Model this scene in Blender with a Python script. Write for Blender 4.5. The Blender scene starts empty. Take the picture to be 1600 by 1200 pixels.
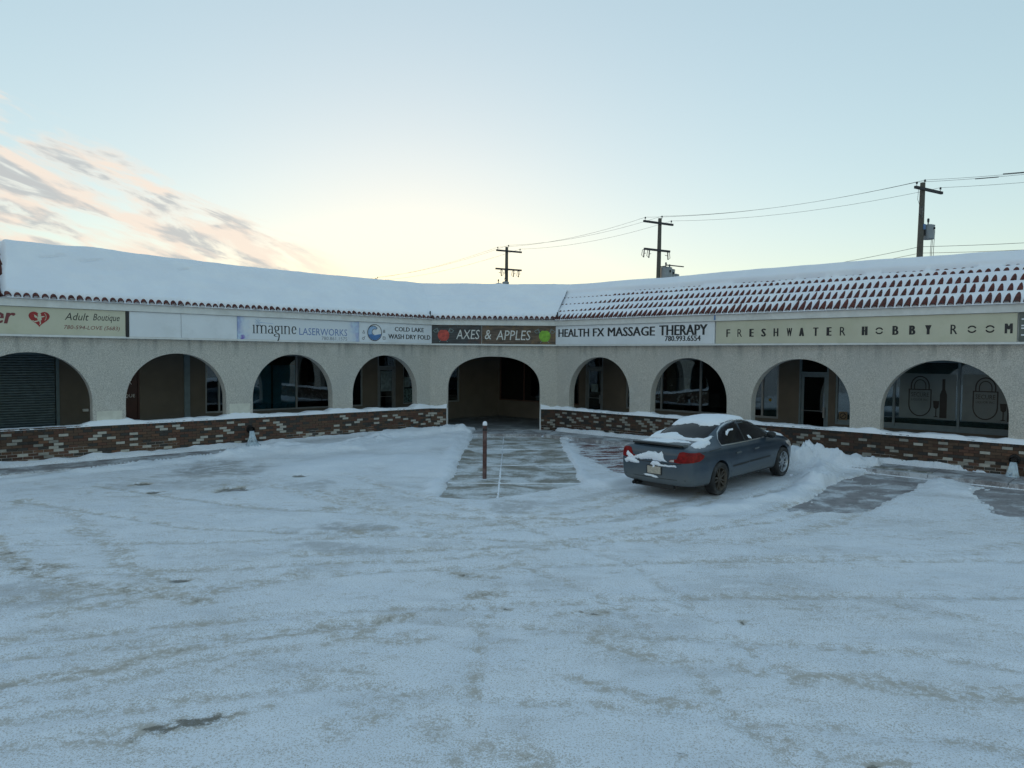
import bpy, bmesh, math, random
import numpy as np
from mathutils import Matrix, Vector, geometry
from mathutils.bvhtree import BVHTree
random.seed(7)
sc = bpy.context.scene
COL = sc.collection

# ------------------------------------------------------------------ camera
cam = bpy.data.cameras.new('camera'); cam_o = bpy.data.objects.new('camera', cam); COL.objects.link(cam_o)
cam.sensor_width = 36.0; cam.lens = 36.0 * 1110 / 1600; cam.clip_end = 3000; cam.clip_start = .1
pitch, roll = math.radians(-2.25), math.radians(0.5157)
cam_o.matrix_world = (Matrix.Translation((0, 0, 2.8)) @ Matrix.Rotation(math.pi / 2 + pitch, 4, 'X')
                      @ Matrix.Rotation(roll, 4, 'Z'))
sc.camera = cam_o

# ------------------------------------------------------------------ world, sun, exposure
SUN_EL, SUN_AZ = math.radians(1.0), math.radians(-8.0)      # azimuth from +Y towards +X
w = bpy.data.worlds.new('World'); sc.world = w; w.use_nodes = True
nt = w.node_tree; N = nt.nodes; LK = nt.links; N.clear()
def nn(t, **k):
    n = N.new(t)
    for a, b in k.items(): setattr(n, a, b)
    return n
out = nn('ShaderNodeOutputWorld'); bg = nn('ShaderNodeBackground'); bg.inputs['Strength'].default_value = 0.14
sky = nn('ShaderNodeTexSky', sky_type='NISHITA', sun_disc=False, sun_elevation=SUN_EL, sun_rotation=SUN_AZ,
         altitude=500, air_density=1.0, dust_density=0.6, ozone_density=2.0)
tc = nn('ShaderNodeTexCoord'); sep = nn('ShaderNodeSeparateXYZ'); LK.new(tc.outputs['Generated'], sep.inputs[0])
def m_(op, a, b=None, c=None, clamp=False):
    n = nn('ShaderNodeMath', operation=op, use_clamp=clamp)
    for i, v in enumerate((a, b, c)):
        if v is None: continue
        if isinstance(v, (int, float)): n.inputs[i].default_value = v
        else: LK.new(v, n.inputs[i])
    return n.outputs[0]
def sstep(v, a, b, lo=0., hi=1.):
    n = nn('ShaderNodeMapRange', interpolation_type='SMOOTHSTEP')
    LK.new(v, n.inputs[0])
    for i, q in zip((1, 2, 3, 4), (a, b, lo, hi)): n.inputs[i].default_value = q
    return n.outputs[0]
X, Y, Z = sep.outputs
hs = nn('ShaderNodeHueSaturation'); hs.inputs['Saturation'].default_value = 1.14
gm = nn('ShaderNodeGamma'); gm.inputs[1].default_value = .385; LK.new(sky.outputs[0], gm.inputs[0]); LK.new(gm.outputs[0], hs.inputs['Color'])
# colour grade of the whole sky: brightness compressed, saturation raised, even tint
tint = nn('ShaderNodeMixRGB', blend_type='MULTIPLY'); tint.inputs[0].default_value = 1.0
tint.inputs[2].default_value = (.905, 1.0, .965, 1); LK.new(hs.outputs[0], tint.inputs[1])
SKYCOL = tint.outputs[0]
# cloud wisps: long streaks in the left (north-west) part of the sky
q = m_('ADD', Z, m_('MULTIPLY', X, 0.50)); q2 = m_('ADD', Z, m_('MULTIPLY', X, 0.33))
cv = nn('ShaderNodeCombineXYZ'); LK.new(m_('MULTIPLY', X, 4.6), cv.inputs[0]); LK.new(m_('MULTIPLY', Y, 3.2), cv.inputs[1]); LK.new(m_('MULTIPLY', q2, 17.), cv.inputs[2])
n1 = nn('ShaderNodeTexNoise'); n1.inputs['Scale'].default_value = 1.7; n1.inputs['Detail'].default_value = 7; n1.inputs['Roughness'].default_value = .58; n1.inputs['Distortion'].default_value = .35
LK.new(cv.outputs[0], n1.inputs['Vector'])
n2 = nn('ShaderNodeTexNoise'); n2.inputs['Scale'].default_value = 2.3; n2.inputs['Detail'].default_value = 5; n2.inputs['Roughness'].default_value = .55
mp = nn('ShaderNodeMapping'); mp.inputs['Location'].default_value = (3.1, 1.2, .35); LK.new(cv.outputs[0], mp.inputs[0]); LK.new(mp.outputs[0], n2.inputs['Vector'])
region = m_('MULTIPLY', sstep(q, .025, -.015), sstep(X, -.17, -.30))
region = m_('MULTIPLY', region, sstep(Z, .36, .26))
dens = m_('MULTIPLY', sstep(m_('ADD', n1.outputs[0], m_('MULTIPLY', region, .10)), .50, .66), region)
grey = m_('MULTIPLY', sstep(n2.outputs[0], .47, .60), sstep(dens, .35, .95))
warmth = nn('ShaderNodeMixRGB'); LK.new(grey, warmth.inputs[0])
warmth.inputs[1].default_value = (1.272, 1.067, 0.901, 1); warmth.inputs[2].default_value = (0.711, 0.711, 0.711, 1)
cl = nn('ShaderNodeMixRGB'); LK.new(m_('MULTIPLY', dens, .85), cl.inputs[0]); LK.new(SKYCOL, cl.inputs[1]); LK.new(warmth.outputs[0], cl.inputs[2])
LK.new(cl.outputs[0], bg.inputs['Color']); LK.new(bg.outputs[0], out.inputs['Surface'])

sun = bpy.data.lights.new('sun', 'SUN'); sun.energy = 0.15; sun.angle = math.radians(0.5); sun.color = (1, .82, .62)
sun_o = bpy.data.objects.new('sun', sun); COL.objects.link(sun_o)
sun_o.rotation_euler = Vector((math.sin(SUN_AZ), math.cos(SUN_AZ), math.sin(SUN_EL))).to_track_quat('Z', 'Y').to_euler()
sc.view_settings.view_transform = 'Standard'; sc.view_settings.look = 'None'
sc.view_settings.exposure = 2.45; sc.view_settings.gamma = 1.0; sc.view_settings.use_curve_mapping = False

# ------------------------------------------------------------------ materials
class NT:
    def __init__(s, name):
        s.m = bpy.data.materials.new(name); s.m.use_nodes = True
        s.t = s.m.node_tree; s.n = s.t.nodes; s.l = s.t.links
        s.b = s.n['Principled BSDF']
        s.tc = None
    def new(s, t, **k):
        n = s.n.new(t)
        for a, b in k.items():
            if a[0] == '_': n.inputs[a[1:].replace('_', ' ')].default_value = b
            else: setattr(n, a, b)
        return n
    def obj(s, world=False):
        g = s.new('ShaderNodeNewGeometry') if world else s.new('ShaderNodeTexCoord')
        return g.outputs['Position'] if world else g.outputs['Object']
    def noise(s, vec, scale, detail=4, rough=.55, stretch=None, dist=0):
        if stretch:
            mp = s.new('ShaderNodeMapping'); mp.inputs['Scale'].default_value = stretch; s.l.new(vec, mp.inputs[0]); vec = mp.outputs[0]
        n = s.new('ShaderNodeTexNoise'); n.inputs['Scale'].default_value = scale; n.inputs['Detail'].default_value = detail
        n.inputs['Roughness'].default_value = rough; n.inputs['Distortion'].default_value = dist; s.l.new(vec, n.inputs['Vector']); return n.outputs[0]
    def step(s, v, a, b, lo=0., hi=1.):
        n = s.new('ShaderNodeMapRange', interpolation_type='SMOOTHSTEP'); s.l.new(v, n.inputs[0])
        for i, q in zip((1, 2, 3, 4), (a, b, lo, hi)): n.inputs[i].default_value = q
        return n.outputs[0]
    def math(s, op, a, b=None, clamp=False):
        n = s.new('ShaderNodeMath', operation=op, use_clamp=clamp)
        for i, v in enumerate((a, b)):
            if v is None: continue
            if isinstance(v, (int, float)): n.inputs[i].default_value = v
            else: s.l.new(v, n.inputs[i])
        return n.outputs[0]
    def mix(s, f, a, b, mode='MIX'):
        n = s.new('ShaderNodeMixRGB', blend_type=mode)
        for i, v in enumerate((f, a, b)):
            if isinstance(v, (int, float)): n.inputs[i].default_value = v
            elif isinstance(v, tuple): n.inputs[i].default_value = (*v, 1) if len(v) == 3 else v
            else: s.l.new(v, n.inputs[i])
        return n.outputs[0]
    def sock(s, name, v):
        if isinstance(v, (int, float)): s.b.inputs[name].default_value = v
        elif isinstance(v, tuple): s.b.inputs[name].default_value = (*v, 1)
        else: s.l.new(v, s.b.inputs[name])
    def bump(s, h, strength=.3, dist=.01):
        n = s.new('ShaderNodeBump'); n.inputs['Strength'].default_value = strength; n.inputs['Distance'].default_value = dist
        s.l.new(h, n.inputs['Height']); s.l.new(n.outputs[0], s.b.inputs['Normal'])

def simple(name, c, rough=.6, metal=0., var=.12, scale=6., bump=0., bscale=60., world=False, dirt=None, stretch=None):
    t = NT(name); v = t.obj(world)
    n = t.noise(v, scale, 5, stretch=stretch)
    lo = tuple(max(0, x * (1 - var)) for x in c); hi = tuple(min(1, x * (1 + var)) for x in c)
    col = t.mix(t.step(n, .3, .7), lo, hi)
    if dirt:
        d = t.step(t.noise(v, 1.7, 6, .65), .48, .68)
        col = t.mix(t.math('MULTIPLY', d, dirt[1]), col, dirt[0])
    t.sock('Base Color', col); t.sock('Roughness', rough); t.sock('Metallic', metal)
    if bump: t.bump(t.noise(v, bscale, 4), bump, .01)
    return t.m

def stucco_mat():
    t = NT('stucco'); v = t.obj(True)
    sp = t.noise(v, 48, 3, .7); big = t.noise(v, .7, 5, .6); st = t.noise(v, 1.0, 5, .6, (5, 5, .35))
    c = t.mix(t.step(sp, .35, .66), (.35, .335, .305), (.62, .595, .545))
    c = t.mix(t.math('MULTIPLY', t.step(big, .4, .7), .3), c, (.36, .37, .37))
    sepn = t.new('ShaderNodeSeparateXYZ'); t.l.new(v, sepn.inputs[0])
    streak = t.math('MULTIPLY', t.step(st, .45, .7), t.step(sepn.outputs[2], 2.55, 3.2))
    c = t.mix(t.math('MULTIPLY', streak, .6), c, (.2, .2, .195))
    foot = t.math('MULTIPLY', t.step(sepn.outputs[2], 1.5, .95), t.step(t.noise(v, 2.2, 5, .65), .42, .66))
    c = t.mix(t.math('MULTIPLY', foot, .3), c, (.30, .27, .23))
    c = t.mix(t.math('MULTIPLY', t.step(t.noise(v, 1.9, 3, .5), .62, .66), .18), c, (.66, .65, .62))
    t.sock('Base Color', c); t.sock('Roughness', .95); t.bump(t.noise(v, 60, 4, .7), .5, .01)
    return t.m

def snow_mat(name='snow', world=True):
    t = NT(name); v = t.obj(world)
    c = t.mix(t.step(t.noise(v, 1.3, 5), .35, .7), (.82, .855, .935), (.87, .90, .96))
    t.sock('Base Color', c); t.sock('Roughness', .75); t.sock('Specular IOR Level', .25)
    t.bump(t.noise(v, 22, 6, .62), .35, .02)
    return t.m

def ground_snow_mat():
    t = NT('packed_snow'); v = t.obj(True)
    at = t.new('ShaderNodeAttribute', attribute_name='mask'); sp = t.new('ShaderNodeSeparateColor'); t.l.new(at.outputs['Color'], sp.inputs[0])
    dirt, ice, fresh = sp.outputs
    f0 = t.noise(v, 120, 2, .7); f1 = t.noise(v, 62, 3, .75); f2 = t.noise(v, 12, 6, .7); f3 = t.noise(v, 1.3, 6, .62); f4 = t.noise(v, .4, 5, .6); fm = t.noise(v, 4.5, 5, .65)
    strk = t.noise(v, 1.8, 6, .68, (1, 2.6, 1), .8)
    c = t.mix(t.step(f3, .32, .70), (.77, .815, .90), (.84, .875, .95))
    inv = t.math('SUBTRACT', 1.0, fresh)
    icy = t.math('MAXIMUM', t.math('MULTIPLY', ice, t.step(fm, .30, .55)), t.math('MULTIPLY', t.step(t.noise(v, .6, 6, .64, (1, 1.5, 1)), .50, .70), .40))
    icy = t.math('MULTIPLY', icy, inv)
    c = t.mix(t.math('MULTIPLY', icy, .85), c, (.37, .38, .405))
    brk = t.step(fm, .36, .62)                                    # tracks break up into patches
    dd = t.math('ADD', t.math('MULTIPLY', t.math('MULTIPLY', dirt, brk), 1.0), t.math('MULTIPLY', t.step(strk, .48, .72), .36))
    dd = t.math('ADD', dd, t.math('MULTIPLY', t.step(f4, .42, .66), .20))
    dd = t.math('MULTIPLY', t.math('MULTIPLY', dd, t.math('ADD', .35, t.math('MULTIPLY', t.step(f2, .35, .65), .9))), inv)
    c = t.mix(t.math('MULTIPLY', t.step(dd, .10, .9), .50), c, (.60, .545, .475))
    gr = t.math('ADD', t.math('ADD', t.math('MULTIPLY', f1, .62), t.math('MULTIPLY', f0, .38)), t.math('MULTIPLY', dd, .20))
    g = t.step(gr, .51, .585)
    g = t.math('MULTIPLY', g, inv)
    c = t.mix(t.math('MULTIPLY', g, .55), c, (.33, .275, .20))
    spk = t.math('MULTIPLY', t.step(t.math('ADD', f1, t.math('MULTIPLY', dd, .05)), .655, .71), inv)
    c = t.mix(t.math('MULTIPLY', spk, .7), c, (.13, .11, .09))
    dk = t.math('MULTIPLY', t.step(t.math('ADD', t.math('MULTIPLY', dirt, .58), t.math('ADD', t.math('MULTIPLY', f1, .35), t.math('ADD', t.math('MULTIPLY', f2, .45), t.math('MULTIPLY', fm, .3)))), 1.02, 1.22), .8)
    c = t.mix(dk, c, (.115, .105, .085))
    t.sock('Base Color', c); t.sock('Roughness', t.step(icy, 0, 1, .72, .45)); t.sock('Specular IOR Level', .3)
    h = t.math('ADD', t.math('MULTIPLY', t.math('MULTIPLY', f2, fresh), 1.6), t.math('MULTIPLY', f1, .2))
    h = t.math('ADD', h, t.math('ADD', t.math('MULTIPLY', f2, .8), t.math('MULTIPLY', fm, 1.1)))
    t.bump(h, .5, .03)
    return t.m

def dusted(name, c1, c2, amount, scale=1.6, stretch=None, rough=.7, obj_rand=True, snow_edge=(.46, .60)):
    """hard surface with a real dusting of windblown snow in irregular streaks"""
    t = NT(name); v = t.obj(True)
    n = t.noise(v, 3.5, 6, .6); c = t.mix(t.step(n, .3, .7), c1, c2)
    oi = t.new('ShaderNodeObjectInfo')
    if obj_rand: c = t.mix(t.math('MULTIPLY', oi.outputs['Random'], .35), c, tuple(x * .55 for x in c1))
    d = t.step(t.math('ADD', t.math('MULTIPLY', t.noise(v, scale, 7, .66, stretch, .5), .75), t.math('MULTIPLY', t.noise(v, 24, 4, .7), .25)), *snow_edge)
    c = t.mix(t.math('MULTIPLY', d, amount), c, (.70, .74, .80))
    t.sock('Base Color', c); t.sock('Roughness', rough); t.bump(t.noise(v, 40, 4, .6), .3, .01)
    return t.m

def pane_mat(name, tint=(.02, .03, .035), see=.35):
    t = NT(name); n = t.n; l = t.l
    fr = t.new('ShaderNodeFresnel'); fr.inputs[0].default_value = 1.5
    tr = t.new('ShaderNodeBsdfTransparent'); tr.inputs[0].default_value = (.55, .60, .60, 1)
    gl = t.new('ShaderNodeBsdfGlossy'); gl.inputs['Roughness'].default_value = .015; gl.inputs['Color'].default_value = (.9, .95, 1, 1)
    b = t.new('ShaderNodeBump'); b.inputs['Strength'].default_value = .04; b.inputs['Distance'].default_value = .05
    l.new(t.noise(t.obj(True), .9, 2), b.inputs['Height']); l.new(b.outputs[0], gl.inputs['Normal'])
    mx = t.new('ShaderNodeMixShader'); f = t.math('ADD', t.math('MULTIPLY', fr.outputs[0], 1.5), .05, True)
    l.new(f, mx.inputs[0]); l.new(tr.outputs[0], mx.inputs[1]); l.new(gl.outputs[0], mx.inputs[2])
    l.new(mx.outputs[0], n['Material Output'].inputs['Surface']); return t.m

M = {}
M['stucco'] = stucco_mat()
M['cream'] = simple('cream_paint', (.60, .59, .52), .9, var=.07, bump=.5, bscale=50, world=True)
M['snow'] = snow_mat(); M['ground_snow'] = ground_snow_mat()
M['fascia'] = simple('white_metal_trim', (.66, .67, .66), .5, var=.05, world=True, dirt=((.45, .45, .43), .3))
M['tile'] = simple('terracotta', (.105, .028, .024), .75, var=.4, scale=9, bump=.4, world=True, dirt=((.07, .028, .024), .7))
M['deck'] = simple('roof_underlay', (.055, .022, .02), .85, var=.3, world=True)
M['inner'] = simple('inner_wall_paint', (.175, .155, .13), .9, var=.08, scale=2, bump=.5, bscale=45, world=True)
M['inner_grey'] = simple('inner_wall_grey', (.18, .185, .19), .9, var=.1, scale=2, bump=.4, bscale=45, world=True)
M['alu'] = simple('aluminium_frame', (.30, .33, .35), .45, .3, var=.08, world=True)
M['alu_blue'] = simple('blue_grey_frame', (.20, .27, .31), .5, .1, var=.08, world=True)
M['brownframe'] = simple('brown_frame', (.10, .05, .035), .6, var=.15, world=True)
M['pane'] = pane_mat('window_glass')
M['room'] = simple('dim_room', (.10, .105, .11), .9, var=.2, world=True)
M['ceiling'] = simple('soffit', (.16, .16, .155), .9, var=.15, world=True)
M['floor'] = dusted('walkway_concrete', (.14, .145, .15), (.20, .205, .21), .25, obj_rand=False)
M['shutter'] = simple('shutter_steel', (.16, .225, .26), .5, .35, var=.12, world=True)
M['darkred'] = simple('dark_red_door', (.055, .014, .012), .5, var=.2)
M['black'] = simple('black', (.012, .012, .013), .5, var=.3)
M['white'] = simple('white_print', (.75, .76, .78), .6, var=.04)
M['signwhite'] = simple('sign_white', (.70, .735, .78), .35, var=.04, scale=1.2, world=True, dirt=((.55, .58, .60), .35))
M['signcream'] = simple('sign_cream', (.52, .51, .40), .4, var=.05, scale=1.2, world=True, dirt=((.42, .43, .30), .35))
M['ink'] = simple('black_lettering', (.014, .015, .018), .5, var=.2)
M['red'] = simple('red_lettering', (.28, .018, .02), .5, var=.15)
M['maroon'] = simple('maroon_lettering', (.16, .03, .035), .5, var=.15)
M['blue'] = simple('blue_lettering', (.12, .20, .42), .5, var=.12)
M['paleblue'] = simple('pale_blue_print', (.28, .42, .62), .5, var=.15)
M['midblue'] = simple('mid_blue_print', (.08, .19, .42), .5, var=.15)
M['greyink'] = simple('grey_lettering', (.20, .21, .24), .5, var=.12)
M['chalk'] = simple('chalk_lettering', (.62, .62, .60), .9, var=.25, scale=30)
M['apple_red'] = simple('red_apple_print', (.45, .06, .045), .5, var=.35, scale=9)
M['apple_green'] = simple('green_apple_print', (.19, .42, .035), .5, var=.25, scale=9)
M['slate'] = simple('slate_board', (.035, .04, .045), .5, var=.5, scale=5, dirt=((.12, .05, .035), .6), stretch=(.5, 1, 3))
M['rustic'] = simple('rustic_board', (.085, .06, .045), .5, var=.6, scale=5, dirt=((.22, .13, .045), .75), stretch=(.4, 1, 4))
M['mortar'] = None
M['iron'] = simple('dark_iron', (.03, .03, .032), .5, .6, var=.3)
M['icemat'] = simple('frozen_drip', (.50, .60, .68), .2, var=.15, scale=12, bump=.4)
M['rust'] = simple('rusty_post', (.11, .055, .05), .75, .2, var=.3, scale=14, bump=.4, world=True, dirt=((.26, .20, .20), .6))
M['concrete'] = dusted('slab_concrete', (.20, .19, .155), (.33, .305, .28), .85, 1.1, (1, 1.4, 1), snow_edge=(.42, .60))
M['sidewalk'] = dusted('sidewalk_concrete', (.20, .19, .20), (.31, .295, .31), .75, 1.2, (1.5, 1.5, 1), snow_edge=(.42, .62))
M['paver'] = dusted('clay_paver', (.13, .055, .055), (.21, .095, .09), .92, 1.6, (1, 2.2, 1), snow_edge=(.43, .56))
M['asphalt'] = dusted('lot_surface', (.20, .19, .20), (.30, .285, .30), .75, 1.3, (1.2, 1.6, 1), rough=.6, obj_rand=False, snow_edge=(.47, .62))
M['stopconc'] = dusted('wheel_stop_concrete', (.10, .10, .085), (.18, .175, .15), .5, 3, obj_rand=False)
M['wood'] = simple('weathered_pole_wood', (.105, .10, .088), .9, var=.35, scale=14, bump=.5, world=True, stretch=(6, 6, .5))
M['woodarm'] = simple('dark_crossarm', (.045, .045, .052), .85, var=.3)
M['insul'] = simple('insulator', (.05, .05, .055), .3, var=.2)
M['can'] = simple('transformer_paint', (.26, .30, .34), .45, var=.1, scale=3)
M['wire'] = simple('wire', (.06, .06, .065), .6, .4, var=.1)
M['wirelight'] = simple('worn_cable', (.20, .16, .12), .7, var=.1)

def mortar():
    t = NT('mortar'); v = t.obj(True)
    s = t.new('ShaderNodeSeparateXYZ'); t.l.new(v, s.inputs[0])
    z = t.math('ADD', s.outputs[2], t.math('MULTIPLY', t.noise(v, .8, 3), -.45))
    white = t.math('MULTIPLY', t.step(z, .24, .17), t.step(t.noise(v, .9, 3), .42, .52))
    c = t.mix(white, (.045, .032, .026), (.52, .50, .48)); t.sock('Base Color', c); t.sock('Roughness', .95); return t.m
M['mortar'] = mortar()
def brick_mat(name, c, var=.3):
    t = NT(name); v = t.obj(True); oi = t.new('ShaderNodeObjectInfo')
    k = t.math('ADD', t.math('MULTIPLY', oi.outputs['Random'], .5), t.math('MULTIPLY', t.noise(v, 9, 4), .5))
    c = t.mix(t.step(k, .25, .75), tuple(x * (1 - var) for x in c), tuple(min(1, x * (1 + var)) for x in c))
    c = t.mix(t.math('MULTIPLY', t.step(t.noise(v, 2.2, 5, .7), .55, .75), .25), c, (.10, .09, .08))
    t.sock('Base Color', c); t.sock('Roughness', .9); t.bump(t.noise(v, 60, 4), .4, .006); return t.m
BR = [brick_mat('brick_red', (.088, .046, .033)), brick_mat('brick_brown', (.082, .052, .036)), brick_mat('brick_dark', (.042, .038, .035)),
      brick_mat('brick_white', (.33, .32, .29), .3), brick_mat('brick_rust', (.115, .062, .040))]

# ------------------------------------------------------------------ frames and builders
P1 = Vector((-2.89, 25.1, 0)); P2 = Vector((1.58, 25.1, 0))
dl = Vector((-.732, -.681, 0)).normalized(); dr = Vector((.724, -.690, 0)).normalized()
nl = Vector((-dl.y, dl.x, 0)); nr = Vector((dr.y, -dr.x, 0))
if nl.y > 0: nl = -nl
if nr.y > 0: nr = -nr
def frame(o, x, y):
    m = Matrix.Identity(4)
    for i in range(3): m[i][0] = x[i]; m[i][1] = y[i]; m[i][3] = o[i]
    return m
FL = frame(P1, -dl, -nl); FR = frame(P2, dr, -nr); FC = frame(P1, (1, 0, 0), (0, 1, 0)); FW = Matrix.Identity(4)
WM = {}
TAL = math.tan(math.radians(42.93) / 2); TAR = math.tan(math.radians(43.62) / 2)
CW = P2.x - P1.x

def tag(o, label=None, cat=None, group=None, kind=None):
    for k, v in (('label', label), ('category', cat), ('group', group), ('kind', kind)):
        if v: o[k] = v
    return o
def setm(o, mat, parent=None):
    WM[o.name] = mat.copy()
    if parent is not None:
        o.parent = parent; o.matrix_local = WM[parent.name].inverted() @ mat
    else: o.matrix_local = mat
def empty(name, mat, label=None, cat=None, group=None, kind=None):
    o = bpy.data.objects.new(name, None); COL.objects.link(o); o.empty_display_size = .2; setm(o, mat); return tag(o, label, cat, group, kind)
def obj(name, me, mat, parent=None, **k):
    o = bpy.data.objects.new(name, me); COL.objects.link(o); setm(o, mat, parent); return tag(o, **k)

class MB:
    def __init__(s): s.v = []; s.f = []; s.mi = []
    def add(s, vs, fs, mi=0):
        b = len(s.v); s.v += [tuple(v) for v in vs]; s.f += [tuple(b + i for i in f) for f in fs]; s.mi += [mi] * len(fs); return s
    def box(s, x0, x1, y0, y1, z0, z1, mi=0):
        v = [(x, y, z) for x in (x0, x1) for y in (y0, y1) for z in (z0, z1)]
        return s.add(v, [(0, 1, 3, 2), (4, 6, 7, 5), (0, 4, 5, 1), (2, 3, 7, 6), (0, 2, 6, 4), (1, 5, 7, 3)], mi)
    def poly(s, pts, y0, y1, mi=0):
        """outline in (x,z) given depth from y0 to y1"""
        n = len(pts); v = [(p[0], y0, p[1]) for p in pts] + [(p[0], y1, p[1]) for p in pts]
        tris = geometry.tessellate_polygon([[Vector((p[0], p[1], 0)) for p in pts]])
        f = [tuple(t) for t in tris] + [tuple(n + i for i in t[::-1]) for t in tris] + [(i, (i + 1) % n, n + (i + 1) % n, n + i) for i in range(n)]
        return s.add(v, f, mi)
    def flat(s, pts, z0, z1, mi=0):
        n = len(pts); v = [(p[0], p[1], z0) for p in pts] + [(p[0], p[1], z1) for p in pts]
        tris = geometry.tessellate_polygon([[Vector((p[0], p[1], 0)) for p in pts]])
        f = [tuple(t) for t in tris] + [tuple(n + i for i in t[::-1]) for t in tris] + [(i, (i + 1) % n, n + (i + 1) % n, n + i) for i in range(n)]
        return s.add(v, f, mi)
    def tube(s, pts, r, n=8, mi=0, cap=True):
        pts = [Vector(p) for p in pts]; rr = r if isinstance(r, (list, tuple)) else [r] * len(pts)
        base = len(s.v); up = Vector((0, 0, 1))
        for i, p in enumerate(pts):
            d = (pts[min(i + 1, len(pts) - 1)] - pts[max(i - 1, 0)]).normalized()
            a = d.cross(up if abs(d.z) < .95 else Vector((0, 1, 0))).normalized(); b = d.cross(a)
            for k in range(n):
                t = 2 * math.pi * k / n; s.v.append(tuple(p + (a * math.cos(t) + b * math.sin(t)) * rr[i]))
        for i in range(len(pts) - 1):
            for k in range(n):
                s.f.append((base + i * n + k, base + i * n + (k + 1) % n, base + (i + 1) * n + (k + 1) % n, base + (i + 1) * n + k)); s.mi.append(mi)
        if cap:
            s.f.append(tuple(base + k for k in range(n))[::-1]); s.mi.append(mi)
            e = base + (len(pts) - 1) * n; s.f.append(tuple(e + k for k in range(n))); s.mi.append(mi)
        return s
    def lathe(s, prof, c=(0, 0, 0), n=16, axis='z', mi=0):
        base = len(s.v)
        for r, h in prof:
            for k in range(n):
                t = 2 * math.pi * k / n; a, b = r * math.cos(t), r * math.sin(t)
                p = (a, b, h) if axis == 'z' else (a, h, b)
                s.v.append((c[0] + p[0], c[1] + p[1], c[2] + p[2]))
        for i in range(len(prof) - 1):
            for k in range(n):
                s.f.append((base + i * n + k, base + i * n + (k + 1) % n, base + (i + 1) * n + (k + 1) % n, base + (i + 1) * n + k)); s.mi.append(mi)
        return s
    def build(s, name, mats, parent=None, F=FW, smooth=False, origin=True, fixn=True, **k):
        mats = mats if isinstance(mats, (list, tuple)) else [mats]
        v = np.array(s.v, dtype=float)
        o = Vector(((v[:, 0].min() + v[:, 0].max()) / 2, (v[:, 1].min() + v[:, 1].max()) / 2, v[:, 2].min())) if origin else Vector((0, 0, 0))
        v = v - np.array(o)
        me = bpy.data.meshes.new(name); me.from_pydata([tuple(p) for p in v], [], s.f)
        for m in mats: me.materials.append(m)
        if len(mats) > 1: me.polygons.foreach_set('material_index', s.mi)
        if fixn:
            bm = bmesh.new(); bm.from_mesh(me); bmesh.ops.recalc_face_normals(bm, faces=bm.faces); bm.to_mesh(me); bm.free()
        if smooth: me.shade_smooth()
        return obj(name, me, F @ Matrix.Translation(o), parent, **k)

def grid_mesh(name, Xs, mat):
    """Xs: array (n,m,3) of points -> quad mesh"""
    n, m = Xs.shape[:2]; me = bpy.data.meshes.new(name)
    idx = np.arange(n * m).reshape(n, m)
    q = np.stack([idx[:-1, :-1], idx[1:, :-1], idx[1:, 1:], idx[:-1, 1:]], -1).reshape(-1, 4)
    me.vertices.add(n * m); me.vertices.foreach_set('co', Xs.reshape(-1).astype(np.float32))
    me.loops.add(q.size); me.loops.foreach_set('vertex_index', q.reshape(-1).astype(np.int32))
    me.polygons.add(len(q)); me.polygons.foreach_set('loop_start', np.arange(0, q.size, 4, dtype=np.int32))
    me.update(calc_edges=True); me.materials.append(mat); me.shade_smooth()
    return me

# value noise on numpy arrays
def vnoise(x, y, sc_, seed, octv=4, rough=.5):
    x = np.asarray(x, float); y = np.asarray(y, float); r = np.zeros(np.broadcast(x, y).shape); amp = 1.; tot = 0.; f = 1. / sc_
    for o in range(octv):
        rs = np.random.RandomState(seed * 31 + o); T = rs.rand(256, 256)
        u = x * f + 13.7 * o + 500; v = y * f + 7.3 * o + 500
        i = np.floor(u).astype(int); j = np.floor(v).astype(int); a = u - i; b = v - j
        a = a * a * (3 - 2 * a); b = b * b * (3 - 2 * b); i0 = i % 256; i1 = (i + 1) % 256; j0 = j % 256; j1 = (j + 1) % 256
        r = r + amp * ((T[i0, j0] * (1 - a) + T[i1, j0] * a) * (1 - b) + (T[i0, j1] * (1 - a) + T[i1, j1] * a) * b)
        tot += amp; amp *= rough; f *= 2
    return r / tot
def ss(v, a, b):
    t = np.clip((np.asarray(v, float) - a) / (b - a), 0, 1); return t * t * (3 - 2 * t)

# ------------------------------------------------------------------ ground
NLn = np.array(nl[:2]); NRn = np.array(nr[:2]); DLn = np.array(dl[:2]); DRn = np.array(dr[:2])
def walld(x, y):
    a = (x - P1.x) * NLn[0] + (y - P1.y) * NLn[1]; b = (x - P2.x) * NRn[0] + (y - P2.y) * NRn[1]; c = P1.y - y
    return a, b, c
def base(x, y):
    a, b, c = walld(x, y); d = np.minimum(np.minimum(a, b), c)
    zw = np.interp(x, [-12, 0, 12], [-.02, .08, .13])
    return zw * (1 - ss(d, 0.5, 7.0)) - .03 * ss(d, 3.5, 9.0)
def axis(core0, core1, step, far):
    a = list(np.arange(core0, core1, step)); s = step; p = a[-1]
    while p < far: s *= 1.25; p += s; a.append(p)
    s = step; p = a[0]; pre = []
    while p > -far: s *= 1.25; p -= s; pre.append(p)
    return np.array(pre[::-1] + a)
gx = axis(-14, 15, .3, 900); gy = axis(2, 30, .3, 900); GX, GY = np.meshgrid(gx, gy, indexing='ij')
me = grid_mesh('ground', np.stack([GX, GY, base(GX, GY)], -1), M['asphalt']); obj('ground', me, FW, kind='structure', label='grey paved lot surface under the snow')

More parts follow.
